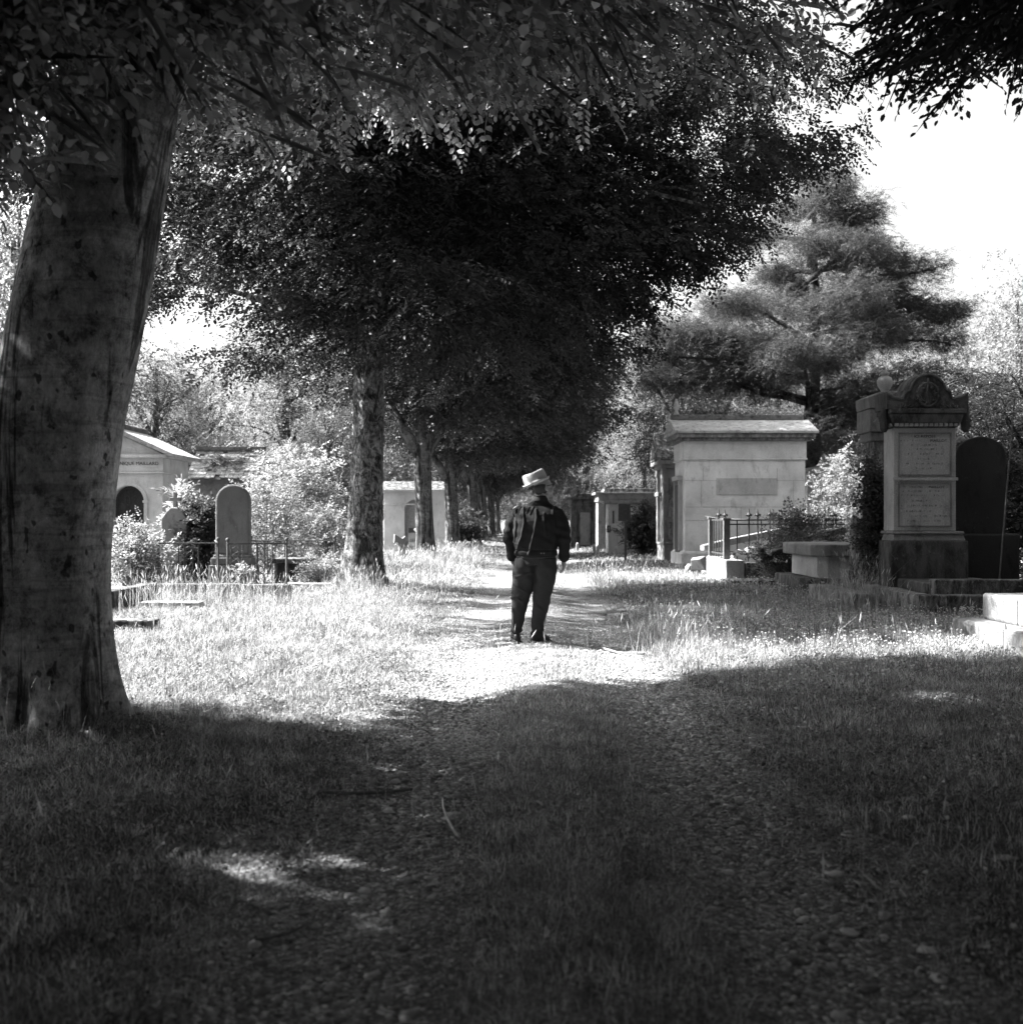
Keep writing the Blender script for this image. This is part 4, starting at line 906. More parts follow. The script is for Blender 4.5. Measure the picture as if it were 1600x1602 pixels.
# ------------------------------------------------------------------ right-hand graves
def monument():
    d = 17.6; X0 = PX(1396, d); W = 1.06; D = .62
    r = empty('monument', (X0, d, 0), 0, 'tall inscribed tombstone with scrolled arched head and wreath carving at right', 'monument')
    Z = lambda py: PZ(py, d)
    b = MB(); b.box(-.03, W+.03, 0, D, .2, Z(846)); b.build('base', M['dark'], r, bevel=.02)
    b = MB(); b.box(.0, W, .03, D-.03, Z(846)+.003, Z(835)-.003, taper=.03); b.box(-.01, W-.02, .02, D-.02, Z(835), Z(831), taper=.01); b.build('plinth_moulding', M['grey'], r, bevel=.008)
    x0, x1 = .03, PX(1497, d)-X0-.0
    zt, zb = Z(669), Z(831)+.003
    b = MB(); b.box(x0, x1, .08, D-.06, zb, zt); b.build('body', M['tablet'], r, bevel=.01)
    w_ = x1-x0; zm = Z(749)
    for k, (za, zc) in enumerate(((zm+.045, zt-.07), (zb+.06, zm-.045))):
        f = MB(); a0, a1 = x0+.06, x1-.07
        f.box(a0, a1, .055, .078, zc-.02, zc); f.box(a0, a1, .055, .078, za, za+.02); f.box(a0, a0+.02, .055, .078, za+.021, zc-.021); f.box(a1-.02, a1, .055, .078, za+.021, zc-.021)
        fr = f.build('panel_frame', M['grey'], r, bevel=.004)
    q = MB(); q.box(x0-.02, x1+.02, .05, .078, zm-.022, zm+.022); q.build('band', M['tablet'], r)
    ins = empty('inscription', (0, 0, 0)); ins.parent = r
    bpy.data.objects.remove(ins)
    cx = (x0+x1)/2
    t1 = text_mesh('inscription', 'ICI REPOSE', .052, .0015, M['letters'], r, (cx, .077, zt-.125)); t1.scale.x = 1.25
    t2 = text_mesh('inscription', 'MAILLOT', .05, .0015, M['letters'], r, (cx+.2, .077, zt-.185)); t2.scale.x = 1.2
    t3 = text_mesh('inscription', 'MAILLOT', .05, .0015, M['letters'], r, (cx+.17, .077, zm-.12)); t3.scale.x = 1.15
    # worn, no longer readable lines: short broken strokes
    g = MB(); rg = np.random.default_rng(4)
    for (zl, a, c_) in [(zt-.185, .08, .42), (zt-.25, .28, .7), (zt-.31, .25, .72), (zt-.38, .2, .8), (zt-.45, .38, .6), (zt-.52, .2, .82), (zt-.59, .36, .62),
                        (zm-.12, .1, .45), (zm-.18, .12, .8), (zm-.24, .12, .84), (zm-.32, .3, .65), (zm-.39, .1, .86), (zm-.47, .2, .6), (zm-.54, .3, .85), (zm-.61, .15, .8)]:
        x = x0+a*w_
        while x < x0+c_*w_:
            if rg.random() < .68:
                h = rg.uniform(.012, .03); g.box(x, x+.005, .0765, .0795, zl-h/2, zl+h/2)
                if rg.random() < .5: g.box(x+.006, x+rg.uniform(.011, .018), .0765, .0795, zl+rg.uniform(-.012, .01), zl+.014)
            x += rg.uniform(.012, .026) if rg.random() < .85 else .05
    g.build('worn_lettering', M['worn'], r)
    # capital, dentils, cornice
    b = MB(); b.box(x0-.01, x1+.01, .05, D-.04, zt+.003, Z(662), taper=-.02); b.build('capital', M['dark'], r, bevel=.006)
    de = MB(); n = 13
    for i in range(n): xx = x0+(w_-.05)*i/(n-1); de.box(xx, xx+.05, .0, .047, zt+.02, Z(662))
    for i in range(5): yy = .08+i*.1; de.box(x0-.05, x0-.012, yy, yy+.05, zt+.02, Z(662))
    de.build('dentils', M['tablet'], r, bevel=.004)
    zc = Z(662)+.003
    b = MB(); b.box(x0-.03, x1+.04, -.03, D, zc, zc+.13, taper=-.03); b.box(x0-.08, x1+.1, -.08, D+.04, zc+.133, zc+.2); b.build('cornice', M['dark'], r, bevel=.012)
    # scrolled head
    zh = zc+.203; top = Z(583); cxh = (x0+x1)/2+.02; hw = (w_+.16)/2; Rr = .27
    def prof(x):
        x = abs(x); side = np.interp(x, [0, .26, .34, hw-.24, hw-.14, hw-.02, hw+.1], [.3, .3, .27, .2, .17, .2, .27])
        arc = top-zh-Rr+math.sqrt(max(0, Rr*Rr-x*x)) if x < Rr else 0
        return zh+max(side, arc)
    xs_h = sorted(set([round(v, 4) for v in np.linspace(-hw-.06, hw+.06, 37)]+[-Rr, -Rr+.01, Rr-.01, Rr])); b = MB()
    for a_, b_ in zip(xs_h[:-1], xs_h[1:]):
        b.add([(a_+cxh, .02, zh), (b_+cxh, .02, zh), (b_+cxh, .02, prof(b_)), (a_+cxh, .02, prof(a_)), (a_+cxh, D-.04, zh), (b_+cxh, D-.04, zh), (b_+cxh, D-.04, prof(b_)), (a_+cxh, D-.04, prof(a_))],
              [(0, 1, 2, 3), (7, 6, 5, 4), (3, 2, 6, 7)]+([(0, 3, 7, 4)] if a_ == xs_h[0] else [])+([(1, 5, 6, 2)] if b_ == xs_h[-1] else []))
    hd = b.build('head', M['dark'], r)
    pts = [(0, 0), (0, 0)]+[(x_*.96, prof(x_)) for x_ in xs_h]
    c_ = MB()      # raised border following the outline
    bp = [Vector((p[0]+cxh, .012, p[1]-.03)) for p in pts[2:]]
    c_.tube(bp, .022, 6); c_.build('border', M['dark'], hd, smooth=True)
    wv = MB(); cz = top-Rr-.05
    wr = [(cxh+.15*math.cos(a), .0, cz+.17*math.sin(a)) for a in np.linspace(0, 2*math.pi, 20)]; wv.tube(wr, .022, 6)
    rg = np.random.default_rng(8)
    for i in range(46):
        a = rg.uniform(0, 6.28); rr_ = rg.uniform(.1, .17)
        X = Matrix.Translation((cxh+rr_*math.cos(a), -.005, cz+1.1*rr_*math.sin(a))) @ Matrix.Rotation(rg.uniform(0, 6.28), 4, 'Y')
        wv.ball((0, 0, 0), (.035, .014, .014), 4, X)
    wv.tube([(cxh, .0, cz-.2), (cxh-.02, -.01, cz), (cxh, 0, cz+.24)], .014, 6)
    for s in (-1, 1):
        for k in range(7): 
            X = Matrix.Translation((cxh+s*(.25+.03*k), .008, cz-.18+.02*math.sin(k*2))) @ Matrix.Rotation(s*(.5+.2*k), 4, 'Y'); wv.ball((0, 0, 0), (.045, .014, .014), 4, X)
    wv.build('wreath', M['dark'], hd, smooth=True)
    for s in (-1, 1):
        v = MB(); xx = cxh+s*(hw+.06); v.lathe([(.03, -.35), (.06, -.3), (.07, -.2), (.05, -.1), (.06, 0)], (xx, .14, zh+.02), 10); v.build('scroll', M['dark'], r, smooth=True)
monument()
kerb('grave_step', 5.29, 9.5, 15.7, 16.0, -.1, .3, M['mossy'], 'lower mossy step of the tall monument facing the camera', 'grave step', (.22, .6), .006)
kerb('grave_step', 5.29, 5.56, 16.0, 18.4, -.1, .3, M['streaky'], 'streaked side step of the tall monument along the path', 'grave step', (.45,), .006)
kerb('grave_kerb', 5.58, 9.4, 16.02, 16.3, -.1, .49, M['mossy'], 'upper dark kerb in front of the tall monument', 'kerb', (.4,), .006)
kerb('grave_slab', 5.58, 6.8, 16.32, 17.9, -.1, .43, M['dark'], 'dark ledger slab between monument foot and upper kerb', 'grave slab')
kerb('grave_block', 4.76, 7.2, 9.6, 13.2, -.1, .22, M['block'], 'bright white lower kerb blocks of the grave at the right edge', 'grave block', (.28, .62), .02, bevel=.035)
kerb('grave_block', 5.02, 7.2, 9.8, 13.0, .225, .5, M['block'], 'white upper kerb blocks with dark joint at the right edge', 'grave block', (.35, .72), .012, bevel=.03)

# second monument, half hidden, with urn
d = 19.4; X0 = PX(1362, d)
r = empty('monument', (X0, d, 0), 0, 'leaning pale stele with an urn on top half hidden behind the tall tombstone', 'monument', rot=(0, R(.8), 0))
Z = lambda py: PZ(py, d)
b = MB(); b.box(-.06, .62, 0, .6, -.1, Z(868)); b.box(-.0, .56, .04, .56, Z(868)+.003, Z(690), taper=.02); b.build('body', M['streaky'], r, bevel=.015)
b = MB(); b.box(-.05, .6, -.02, .6, Z(690)+.003, Z(676)); b.box(-.09, .66, -.06, .66, Z(676)+.003, Z(640)); b.prism([(-.1, Z(640)+.003), (.66, Z(640)+.003), (.68, Z(622)), (.42, Z(612)), (.12, Z(612)), (-.12, Z(622))], -.08, .66); b.build('head', M['grey'], r, bevel=.015)
b = MB(); b.tube([(-.01, .1+.0+.13*math.cos(a), 1.95+.16*math.sin(a)) for a in np.linspace(0, 6.28, 14)], .025, 6); b.tube([(.16+.13*math.cos(a), -.0, Z(775)+.2*math.sin(a)) for a in np.linspace(0, 6.28, 14)], .025, 6); b.build('wreath', M['grey'], r, smooth=True)
b = MB(); zz = Z(612)-.03; b.lathe([(.05, 0), (.05, .03), (.07, .06), (.115, .13), (.125, .2), (.1, .26), (.055, .285), (.05, .3), (.075, .315), (.07, .34), (.03, .37), (.0301, .385)], (.2, .12, zz), 20); b.build('urn', M['pale'], r, smooth=True)
d = 19; o = MB(); prof = []
for k in range(24): pass
vs = []; fs = []; n = 48
for i, z in enumerate((.5, .62, .95, 1.24, 1.3)):
    for k in range(n):
        a = 2*math.pi*k/n; rr = (.175-.012*i)*(1-.06*(k % 4 < 2)); vs.append((rr*math.cos(a), rr*math.sin(a), z+(.05*math.sin(a*2+1) if i == 4 else 0)))
for i in range(4):
    for k in range(n): a_, b_ = i*n+k, i*n+(k+1) % n; fs.append((a_, b_, b_+n, a_+n))
fs.append(tuple(range(4*n, 5*n)))
o.add(vs, fs); o.box(-.24, .24, -.24, .24, -.1, .5)
o = o.build('broken_column', M['streaky']); o.location = (PX(1344, d), d, 0); tag(o, 'short broken fluted column beside the leaning stele', 'broken column')

d = 18.6; r = empty('headstone', (PX(1533, d), d, 0), 0, 'large black round-topped headstone behind the tall monument', 'headstone')
rounded_slab(.78, .0, PZ(683, d), .2, ell=.75).build('slab', M['blackstone'], r, bevel=.02)
b = MB(); b.lathe([(.05, 0), (.09, .05), (.07, .11), (.03, .15)], (-.27, .1, PZ(697, d)), 10); b.build('finial', M['grey'], r, smooth=True)
b = MB(); b.box(-.46, .56, -.1, .34, -.1, PZ(835, d)); b.build('base', M['blackstone'], r, bevel=.03)
d = 16.6; o = MB(); o.tube([(0, 0, 0), (.1, 0, 1.2), (.22, 0, 2.65)], .011, 6); o = o.build('iron_rod', M['rust']); o.location = (PX(1560, d), d, .3); tag(o, 'thin iron rod leaning in front of the black headstone', 'rod')

# octagonal-cornered chest tomb
def chest(x0, x1, y0, y1, z0, z1, c): return [(x0+c, y0), (x1-c, y0), (x1, y0+c), (x1, y1-c), (x1-c, y1), (x0+c, y1), (x0, y1-c), (x0, y0+c)]
r = empty('chest_tomb', (5.06, 20.2, 0), 0, 'chest tomb with heavy chamfered slab and pale sides behind dry grass', 'tomb')
b = MB(); b.prism(chest(-.07, 1.75, -.07, 2.4, 0, 0, .18), PZ(870, 20.5), PZ(851, 20.5), 'z'); b.build('slab', M['grey'], r, bevel=.03)
b = MB(); b.prism(chest(0.06, 1.6, .06, 2.2, 0, 0, .15), .3, PZ(870, 20.5)-.003, 'z'); b.build('chest', M['tablet'], r, bevel=.012)
b = MB(); b.prism(chest(-.17, 1.8, -.15, 2.5, 0, 0, .1), -.1, .297, 'z'); b.build('base', M['mossy'], r, bevel=.02)
kerb('kerb_block', 4.68, 5.0, 16.7, 19.2, -.1, .27, M['streaky'], 'streaked block row in the grass between chest tomb and monument', 'kerb', (.5,), .006)

# ruined plot with iron fence
kerb('fence_base', 4.35, 4.72, 24.6, 27.2, -.1, .46, M['tablet'], 'pale stone plinth under the near corner of the iron fence', 'fence base', (.35, .7), .01)
kerb('fence_base', 4.75, 5.6, 24.6, 24.95, -.1, .42, M['mossy'], 'dark mossy stones of the ruined plot beside the pale plinth', 'fence base', (.5,), .015)
kerb('grave_step', 4.2, 5.5, 23.2, 24.3, -.1, .11, M['mossy'], 'sunken dark ledge in the grass under the iron fence', 'grave step', (.5,), .01)
kerb('fence_base', 5.62, 7.6, 24.7, 25.0, -.1, .5, M['dark'], 'dark stone row under the right part of the iron fence', 'fence base', (.5,), .01)
def slab_tilt(name, px0, py0, px1, py1, d, dep, th, mat, label, cat):
    x0, z0, x1_, z1_ = PX(px0, d), PZ(py0, d), PX(px1, d), PZ(py1, d)
    L = math.hypot(x1_-x0, z1_-z0); b = MB()
    rg = np.random.default_rng(int(px0)); b.prism([(0, 0), (L, 0), (L*.98, th), (L*.3, th*1.08), (0.02, th*.9)], 0, dep)
    o = b.build(name, mat, None, bevel=.02); o.location = (x0, d, z0-th); o.rotation_euler = (R(rg.uniform(-4, 8)), -math.atan2(z1_-z0, L), 0)
    return tag(o, label, cat)
slab_tilt('fallen_slab', 1100, 852, 1240, 822, 27.2, .5, .14, M['grey'], 'long fallen ledger slab sloping behind the iron fence bars', 'fallen slab')
slab_tilt('fallen_slab', 1188, 858, 1325, 822, 23.6, 1.3, .12, M['mossy'], 'mossy tilted slab heaped behind the chest tomb', 'fallen slab')
slab_tilt('fallen_slab', 1205, 862, 1300, 846, 22.9, .6, .1, M['mossy'], 'lower broken slab lying against the chest tomb', 'fallen slab')
rg = np.random.default_rng(12)
for i, (px, py, d, s, m_, lb) in enumerate(((1085, 889, 29, .22, 'streaky', 'pale broken block at the corner of the large mausoleum'), (1098, 880, 28, .3, 'grey', 'upright broken plaque leaning before the fence'), (1107, 893, 28.4, .2, 'tablet', 'small broken marble lump beside the fence plinth'),
                                          (1190, 872, 24.2, .25, 'mossy', 'mossy rubble lump beside the tilted slabs'), (1172, 862, 25.3, .18, 'tablet', 'pale rubble lump on the fence plinth'), (1152, 866, 25.3, .16, 'tablet', 'white rubble lump inside the iron fence'))):
    b = MB(); vs = []
    bm = bmesh.new()
    for _ in range(16): bm.verts.new(Vector((rg.uniform(-1, 1), rg.uniform(-.8, .8), rg.uniform(-.7, .6)))*s)
    h_ = bmesh.ops.convex_hull(bm, input=bm.verts); bmesh.ops.delete(bm, geom=[g_ for g_ in h_['geom_interior'] if isinstance(g_, bmesh.types.BMVert)], context='VERTS')
    me = bpy.data.meshes.new('rubble'); bm.to_mesh(me); bm.free()
    o = link('rubble_block', me, M[m_], bevel=.012); o.location = (PX(px, d), d, max(PZ(py, d), .08)); o.rotation_euler = (0, 0, i); tag(o, lb, 'rubble', 'rubble of the ruined plot')

def iron_fence():
    A = (4.45, 25.2); B = (6.9, 25.2); Cc = (4.45, 27.1)
    r = empty('iron_fence', (A[0], A[1], 0), 0, 'black iron fence with spearhead finials around the ruined grave plot', 'fence')
    zt = 1.27; zb = .46
    for q, w_, h in (((0.0, 0), .065, zt+.0), ((0, 1.9), .06, zt+.02)):
        b = MB(); b.box(q[0]-w_, q[0]+w_, q[1]-w_, q[1]+w_, zb-.06, h); b.box(q[0]-w_-.02, q[0]+w_+.02, q[1]-w_-.02, q[1]+w_+.02, h+.002, h+.04); b.build('post', M['rust'], r, bevel=.006)
    for z in (zt, zt-.09, zb+.1):
        b = MB(); b.box(.07, 2.45, -.012, .012, z-.014, z+.014); b.build('rail', M['iron'], r)
        if z != zt-.09: b = MB(); b.box(-.012, .012, .07, 1.83, z-.014, z+.014); b.build('rail', M['iron'], r)
    def bar(x, y, tall, tilt=0):
        b = MB(); b.tube([(0, 0, zb-.05), (0, 0, zt+(.05 if tall else 0))], .014, 6)
        if tall:
            zz = zt+.05; b.lathe([(.02, 0), (.035, .02), (.018, .04), (.05, .075), (.018, .12), (.014, .15), (.006, .21)], (0, 0, zz-.02), 8)
            for s in (-1, 1): b.ball((s*.045, 0, zz+.055), (.026, .014, .026), 4)
        o = b.build('bar', M['iron'], r); o.location = (x, y, 0); o.rotation_euler = (0, tilt, 0)
    for i, x in enumerate((.22, .45, .66, .9, 1.12, 1.36, 1.62, 1.9, 2.2)): bar(x, 0, i not in (0, 6), (.0, .01, -.01, 0, .01, 0, 0, -.01, 0)[i])
    for i, y in enumerate((.3, .6, .95, 1.3, 1.6)): bar(0, y, i in (2,), 0)
    b = MB(); b.tube([(-.2, 1.5, zt+.08), (.1, 1.2, zt+.02), (.5, .4, zt+.01)], .008, 5); b.build('wire', M['iron'], r)
    # back run seen through the front
    for z in (zt, zb+.1): b = MB(); b.box(.07, 2.45, 1.89, 1.91, z-.012, z+.012); b.build('rail', M['iron'], r)
    for i in range(8): bar(.3+.27*i, 1.9, i % 2 == 0)
iron_fence()
railing('iron_railing', [(PX(1288, 26), 26), (PX(1306, 26), 26)], .85, PZ(811, 26), 'short remnant of railing behind the mossy slabs', 5)

# ------------------------------------------------------------------ the man
def capsule_chain(mb, pts, rad, n=16):
    P = []; Rr = []
    for i in range(len(pts)-1):
        for k in range(6): t = k/6; P.append(Vector(pts[i]).lerp(Vector(pts[i+1]), t)); Rr.append(rad[i]*(1-t)+rad[i+1]*t)
    P.append(Vector(pts[-1])); Rr.append(rad[-1]); mb.tube(P, Rr, n); mb.ball(pts[0], rad[0], 7); mb.ball(pts[-1], rad[-1], 7)
def loft(mb, secs, n=32, ex=2.4):
    """secs: (z, cx, cy, half width, half depth) superellipse rings"""
    vs = []; fs = []
    for z, cx, cy, a, b_ in secs:
        for k in range(n):
            t = 2*math.pi*k/n; c_, s_ = math.cos(t), math.sin(t)
            vs.append((cx+a*math.copysign(abs(c_)**(2/ex), c_), cy+b_*math.copysign(abs(s_)**(2/ex), s_), z))
    for i in range(len(secs)-1):
        for k in range(n): a_, b2 = i*n+k, i*n+(k+1) % n; fs.append((a_, b2, b2+n, a_+n))
    fs.append(tuple(range(n-1, -1, -1))); fs.append(tuple(range((len(secs)-1)*n, len(secs)*n)))
    mb.add(vs, fs)
def remesh(mb, name, mat, parent, voxel=.006, smooth=6, disp=None):
    me = mb.mesh('tmp'); o = bpy.data.objects.new('tmp', me); C.objects.link(o)
    m = o.modifiers.new('r', 'REMESH'); m.mode = 'VOXEL'; m.voxel_size = voxel
    s = o.modifiers.new('s', 'SMOOTH'); s.iterations = smooth; s.factor = .5
    bpy.context.view_layer.update(); dg = bpy.context.evaluated_depsgraph_get()
    me2 = bpy.data.meshes.new_from_object(o.evaluated_get(dg)); bpy.data.objects.remove(o); bpy.data.meshes.remove(me)
    me2.name = name
    if disp:
        n = len(me2.vertices); co = np.empty(n*3, np.float32); me2.vertices.foreach_get('co', co); co = co.reshape(-1, 3)
        no = np.empty(n*3, np.float32); me2.vertex_normals.foreach_get('vector', no); no = no.reshape(-1, 3)
        co = co+no*disp(co, no)[:, None]; me2.vertices.foreach_set('co', co.astype(np.float32).ravel()); me2.update()
    return link(name, me2, mat, parent, smooth=True)
def seg_dist(P, a, b):
    a = np.array(a); b = np.array(b); ab = b-a; t = np.clip(((P-a)@ab)/(ab@ab), 0, 1)
    return np.linalg.norm(P-a-t[:, None]*ab, axis=1), t
def ridges(co, no, lines):
    out = np.zeros(len(co)); P = co[:, [0, 2]]
    for pts, amp, wd in lines:
        for a, b in zip(pts[:-1], pts[1:]):
            dd, t = seg_dist(P, a, b); out = np.maximum(out, 0) if False else out
            out += 0; e = amp*np.exp(-(dd/wd)**2)
            out = np.where(np.abs(e) > np.abs(out), e, out)
    return out*np.clip(-no[:, 1]*2, 0, 1)
HX = lambda px: (px-838)/149.6
HZ_ = lambda py: (1005-py)/149.6
def man():
    root = empty('person', (PX(838, 12.8), 12.8, -.02), R(-15), 'heavyset man seen from behind in denim jacket and pale hat looking right', 'person')
    root.scale = (1.0, 1.0, 1)
    # body: one continuous mesh
    b = MB()
    loft(b, [(.86, 0, 0, .17, .12), (1.0, 0, 0, .19, .14), (1.2, .01, 0, .2, .14), (1.36, .02, 0, .19, .11), (1.44, .03, 0, .12, .08), (1.48, .045, .01, .065, .062), (1.56, .055, .02, .062, .062)], 24, 2.1)
    hc = Vector((.08, .02, 1.635)); yaw = R(-50)          # the face points right and slightly away
    H = Matrix.Translation(hc) @ Matrix.Rotation(yaw, 4, 'Z') @ Matrix.Rotation(R(10), 4, 'X')
    b.ball((0, -.01, .03), (.077, .098, .095), 12, H)       # skull (+y = face)
    b.ball((0, .03, -.035), (.06, .065, .075), 10, H); b.ball((0, .055, -.085), (.036, .035, .026), 8, H)   # jaw and chin
    b.ball((0, .1, -.012), (.013, .022, .02), 6, H); b.ball((0, .088, .015), (.01, .014, .03), 6, H)          # nose
    b.ball((0, .09, -.05), (.026, .012, .008), 6, H); b.ball((0, .088, -.063), (.022, .012, .008), 6, H)      # lips
    b.ball((0, .082, .035), (.05, .014, .01), 6, H)                                                        # brow
    for s in (-1, 1):
        b.ball((s*.078, -.004, -.002), (.011, .02, .033), 7, H); b.ball((s*.03, .082, .018), (.013, .01, .009), 6, H)
        b.ball((s*.045, .055, -.04), (.028, .03, .035), 7, H)                                            # cheeks
    b.tube([hc+Vector((0, 0, -.06)), Vector((.04, 0, 1.44))], [.066, .075], 16)
    for s, sh, el, wr in ((-1, (-.2, 0, 1.39), (-.275, -.02, 1.14), (-.255, .05, .92)), (1, (.23, 0, 1.39), (.305, -.02, 1.13), (.29, .05, .9))):
        capsule_chain(b, [sh, el, wr], [.06, .045, .03])
        w0 = Vector(wr); dn = Vector((.03 if s < 0 else -.03, .08, -1)).normalized(); sd = Vector((0, 1, 0))   # palm hangs, thumb forward
        pc = w0+dn*.055
        X = Matrix.Translation(pc) @ Vector((0, 0, 1)).rotation_difference(dn).to_matrix().to_4x4()
        b.ball((0, 0, 0), (.019, .04, .055), 8, X)
        for k, (oy, L) in enumerate(((.03, .07), (.01, .08), (-.01, .074), (-.03, .06))):
            k0 = pc+dn*.045+sd*oy; c1 = k0+dn*L*.5+Vector((-s*.012, 0, 0)); c2 = c1+(dn*.5+Vector((-s*.8, 0, 0))).normalized()*L*.42
            b.tube([k0-dn*.02, k0, c1, c2], [.009, .0095, .0088, .007], 8); b.ball(c2, .0072, 4)
        t0 = pc+sd*.034-dn*.02; t1 = t0+dn*.035+sd*.018+Vector((-s*.012, 0, 0)); t2 = t1+dn*.028+Vector((-s*.008, 0, 0))
        b.tube([pc-dn*.02, t0, t1, t2], [.012, .0115, .0105, .008], 8); b.ball(t2, .0082, 4)
    for hp, kn, an in (((-.1, 0, .9), (HX(813), .0, .5), (HX(806), -.01, .07)), ((.1, 0, .9), (HX(850), .02, .5), (HX(842), .0, .07))):
        capsule_chain(b, [hp, kn, an], [.1, .07, .045])
    remesh(b, 'body', M['skin'], root, .0048, 3)
    # hair at the nape
    h = MB(); h.ball((0, -.022, .015), (.081, .09, .085), 10, H); h.ball((0, -.055, -.02), (.062, .05, .05), 8, H)
    remesh(h, 'hair', M['hair'], root, .006, 3)
    # glasses
    g = MB()
    for s in (-1, 1):
        g.tube([H @ Vector((s*.082, -.005, .022)), H @ Vector((s*.078, .05, .024)), H @ Vector((s*.062, .1, .024))], .0035, 6)
        g.tube([H @ Vector((s*.034+.024*math.cos(a), .103, .016+.018*math.sin(a))) for a in np.linspace(0, 6.283, 14)], .003, 6)
    g.tube([H @ Vector((-.01, .106, .022)), H @ Vector((.01, .106, .022))], .003, 6); g.build('glasses', M['lens'], root)
    # hat, brim turned up behind, tipped with the head
    hatC = Vector(((HX(821)+HX(859))/2, .03, (HZ_(763)+HZ_(740))/2))
    hatC += Vector((-.012, -.005, .0)); T = Matrix.Translation(hatC) @ Matrix.Rotation(-R(21), 4, 'Y') @ Matrix.Rotation(R(7), 4, 'X')
    k = MB(); rx, ry = .14, .125; n = 48; vs = []; fs = []
    rings = [(.70, -.012, 0), (.90, -.012, 0), (1.0, -.006, .01), (1.05, .004, .02), (1.07, .014, .02), (1.05, .014, .02), (1.0, .0, .01), (.92, -.004, 0), (.91, .01, 0), (.885, .055, 0), (.85, .095, 0), (.8, .112, 0), (.7, .117, 0), (.5, .108, 0), (.3, .095, 0), (.0, .09, 0)]
    for rr, zz, up in rings:
        for q in range(n):
            a = 2*math.pi*q/n; e = 1+.03*math.cos(2*a); cz_ = zz*(1+.0*math.sin(a)) - (.012*math.cos(a)**2 if rr > 1 else 0)*0
            if rr > 1: cz_ += .012*math.cos(a)**2*(rr-1)*6
            top = .006*math.cos(2*a)*(zz > .08)
            vs.append((rx*rr*e*math.cos(a), ry*rr*math.sin(a), cz_+top*.5))
    for i in range(len(rings)-1):
        for q in range(n): a_, b2 = i*n+q, i*n+(q+1) % n; fs.append((a_, b2, b2+n, a_+n))
    k.add(vs, fs, T); ht = k.build('hat', M['hat'], root, smooth=True)
    bd = MB(); bd.lathe([(.1275, .006), (.125, .026), (.121, .026), (.122, .006)], (0, 0, 0), 40, T); bd.build('hat_band', M['hat'], ht, smooth=True)
    # jacket
    j = MB()
    loft(j, [(.925, .0, .0, .222, .165), (.96, .0, .0, .226, .17), (.985, 0, 0, .224, .168), (1.06, .0, .0, .236, .178), (1.18, .0, 0, .246, .18), (1.29, .006, 0, .245, .178), (1.36, .012, 0.005, .235, .152), (1.41, .018, 0.01, .205, .122), (1.45, .025, .015, .16, .096), (1.48, .035, .01, .11, .08), (1.505, .045, .0, .08, .076)], 48, 2.35)
    capsule_chain(j, [(-.185, 0, 1.365), (-.255, -.01, 1.26), (-.287, -.02, 1.13), (-.27, .03, .955)], [.085, .078, .068, .054])
    capsule_chain(j, [(.215, 0, 1.365), (.285, -.01, 1.25), (.312, -.02, 1.12), (.298, .03, .935)], [.085, .078, .068, .056])
    X = lambda px, py: (HX(px), HZ_(py))
    back = [([X(822, 792), X(826, 815), X(822, 835), X(811, 862)], .017, .011), ([X(843, 795), X(846, 808), X(842, 830), X(833, 864)], .017, .012),
            ([X(808, 795), X(812, 815), X(808, 845)], .013, .01), ([X(831, 790), X(828, 800)], .009, .006), ([X(838, 790), X(834, 802)], .009, .006), ([X(815, 790), X(812, 802)], .009, .006),
            ([X(803, 800), X(810, 812)], .01, .008), ([X(868, 795), X(874, 830), X(866, 860)], .01, .014), ([X(856, 800), X(860, 835)], .008, .012), ([X(805, 845), X(826, 855)], .008, .008)]
    def jd(co, no):
        out = ridges(co, no, back)
        z = co[:, 2]; x = co[:, 0]; torso = (np.abs(x) < .2)
        out -= .006*np.exp(-((z-HZ_(788)-.03*np.abs(x))/.006)**2)*torso*(no[:, 1] < 0)      # yoke seam
        out -= .006*np.exp(-((z-.985)/.006)**2)*(np.abs(x) < .23)                            # waistband seam
        out += .004*np.sin(z*46+x*22)*np.sin(z*17+co[:, 1]*31)*(z < 1.35)
        out += .008*np.sin(z*62+x*9)*np.exp(-((z-1.13)/.09)**2)*(np.abs(x) > .23)            # elbow creases
        return out
    jk = remesh(j, 'jacket', M['jacket'], root, .006, 3, jd)
    c_ = MB(); loft(c_, [(1.495, .045, .0, .088, .084), (1.53, .05, .004, .08, .08), (1.556, .053, .008, .074, .076)], 36, 2.1); remesh(c_, 'collar', M['collar'], jk, .005, 2)
    for (px_, py_, s) in ((-.268, .033, -1), (.297, .033, 1)):
        q = MB(); capsule_chain(q, [(px_, .028, .965), (px_, .036, .915)], [.058, .06]); remesh(q, 'cuff', M['jacket'], jk, .006, 2)
    for bx in (-.195, .1, .13):
        q = MB(); q.ball((bx, -.172+.06*(abs(bx) > .19), .955), (.009, .005, .009), 5); q.build('button', M['rust'], jk, smooth=True)
    st = MB(); st.tube([(x, -.178*math.sqrt(max(0, 1-(x/.25)**2.35))**.9-.002, .907) for x in np.linspace(-.21, .2, 14)], .009, 6)
    # trousers
    t = MB()
    loft(t, [(.86-.03, 0, 0, .18, .15), (.9, 0, 0, .2, .152), (.96, 0, 0, .2, .15)], 40, 2.3)
    def leg(sec):
        for (z, px0, px1, dy, cy) in sec: pass
        loft(t, [(z, (HX(px0)+HX(px1))/2, cy, (HX(px1)-HX(px0))/2, dy) for (z, px0, px1, dy, cy) in sec], 32, 2.1)
    leg([(.05, 798.5, 814, .07, .0), (.12, 797, 814, .072, .0), (.25, 799, 819, .08, .0), (.42, 799, 825, .095, .0), (.55, 799, 832, .11, .005), (.68, 800, 837, .13, .0), (.8, 802, 839, .148, -.005), (.9, 806, 840, .14, 0)])
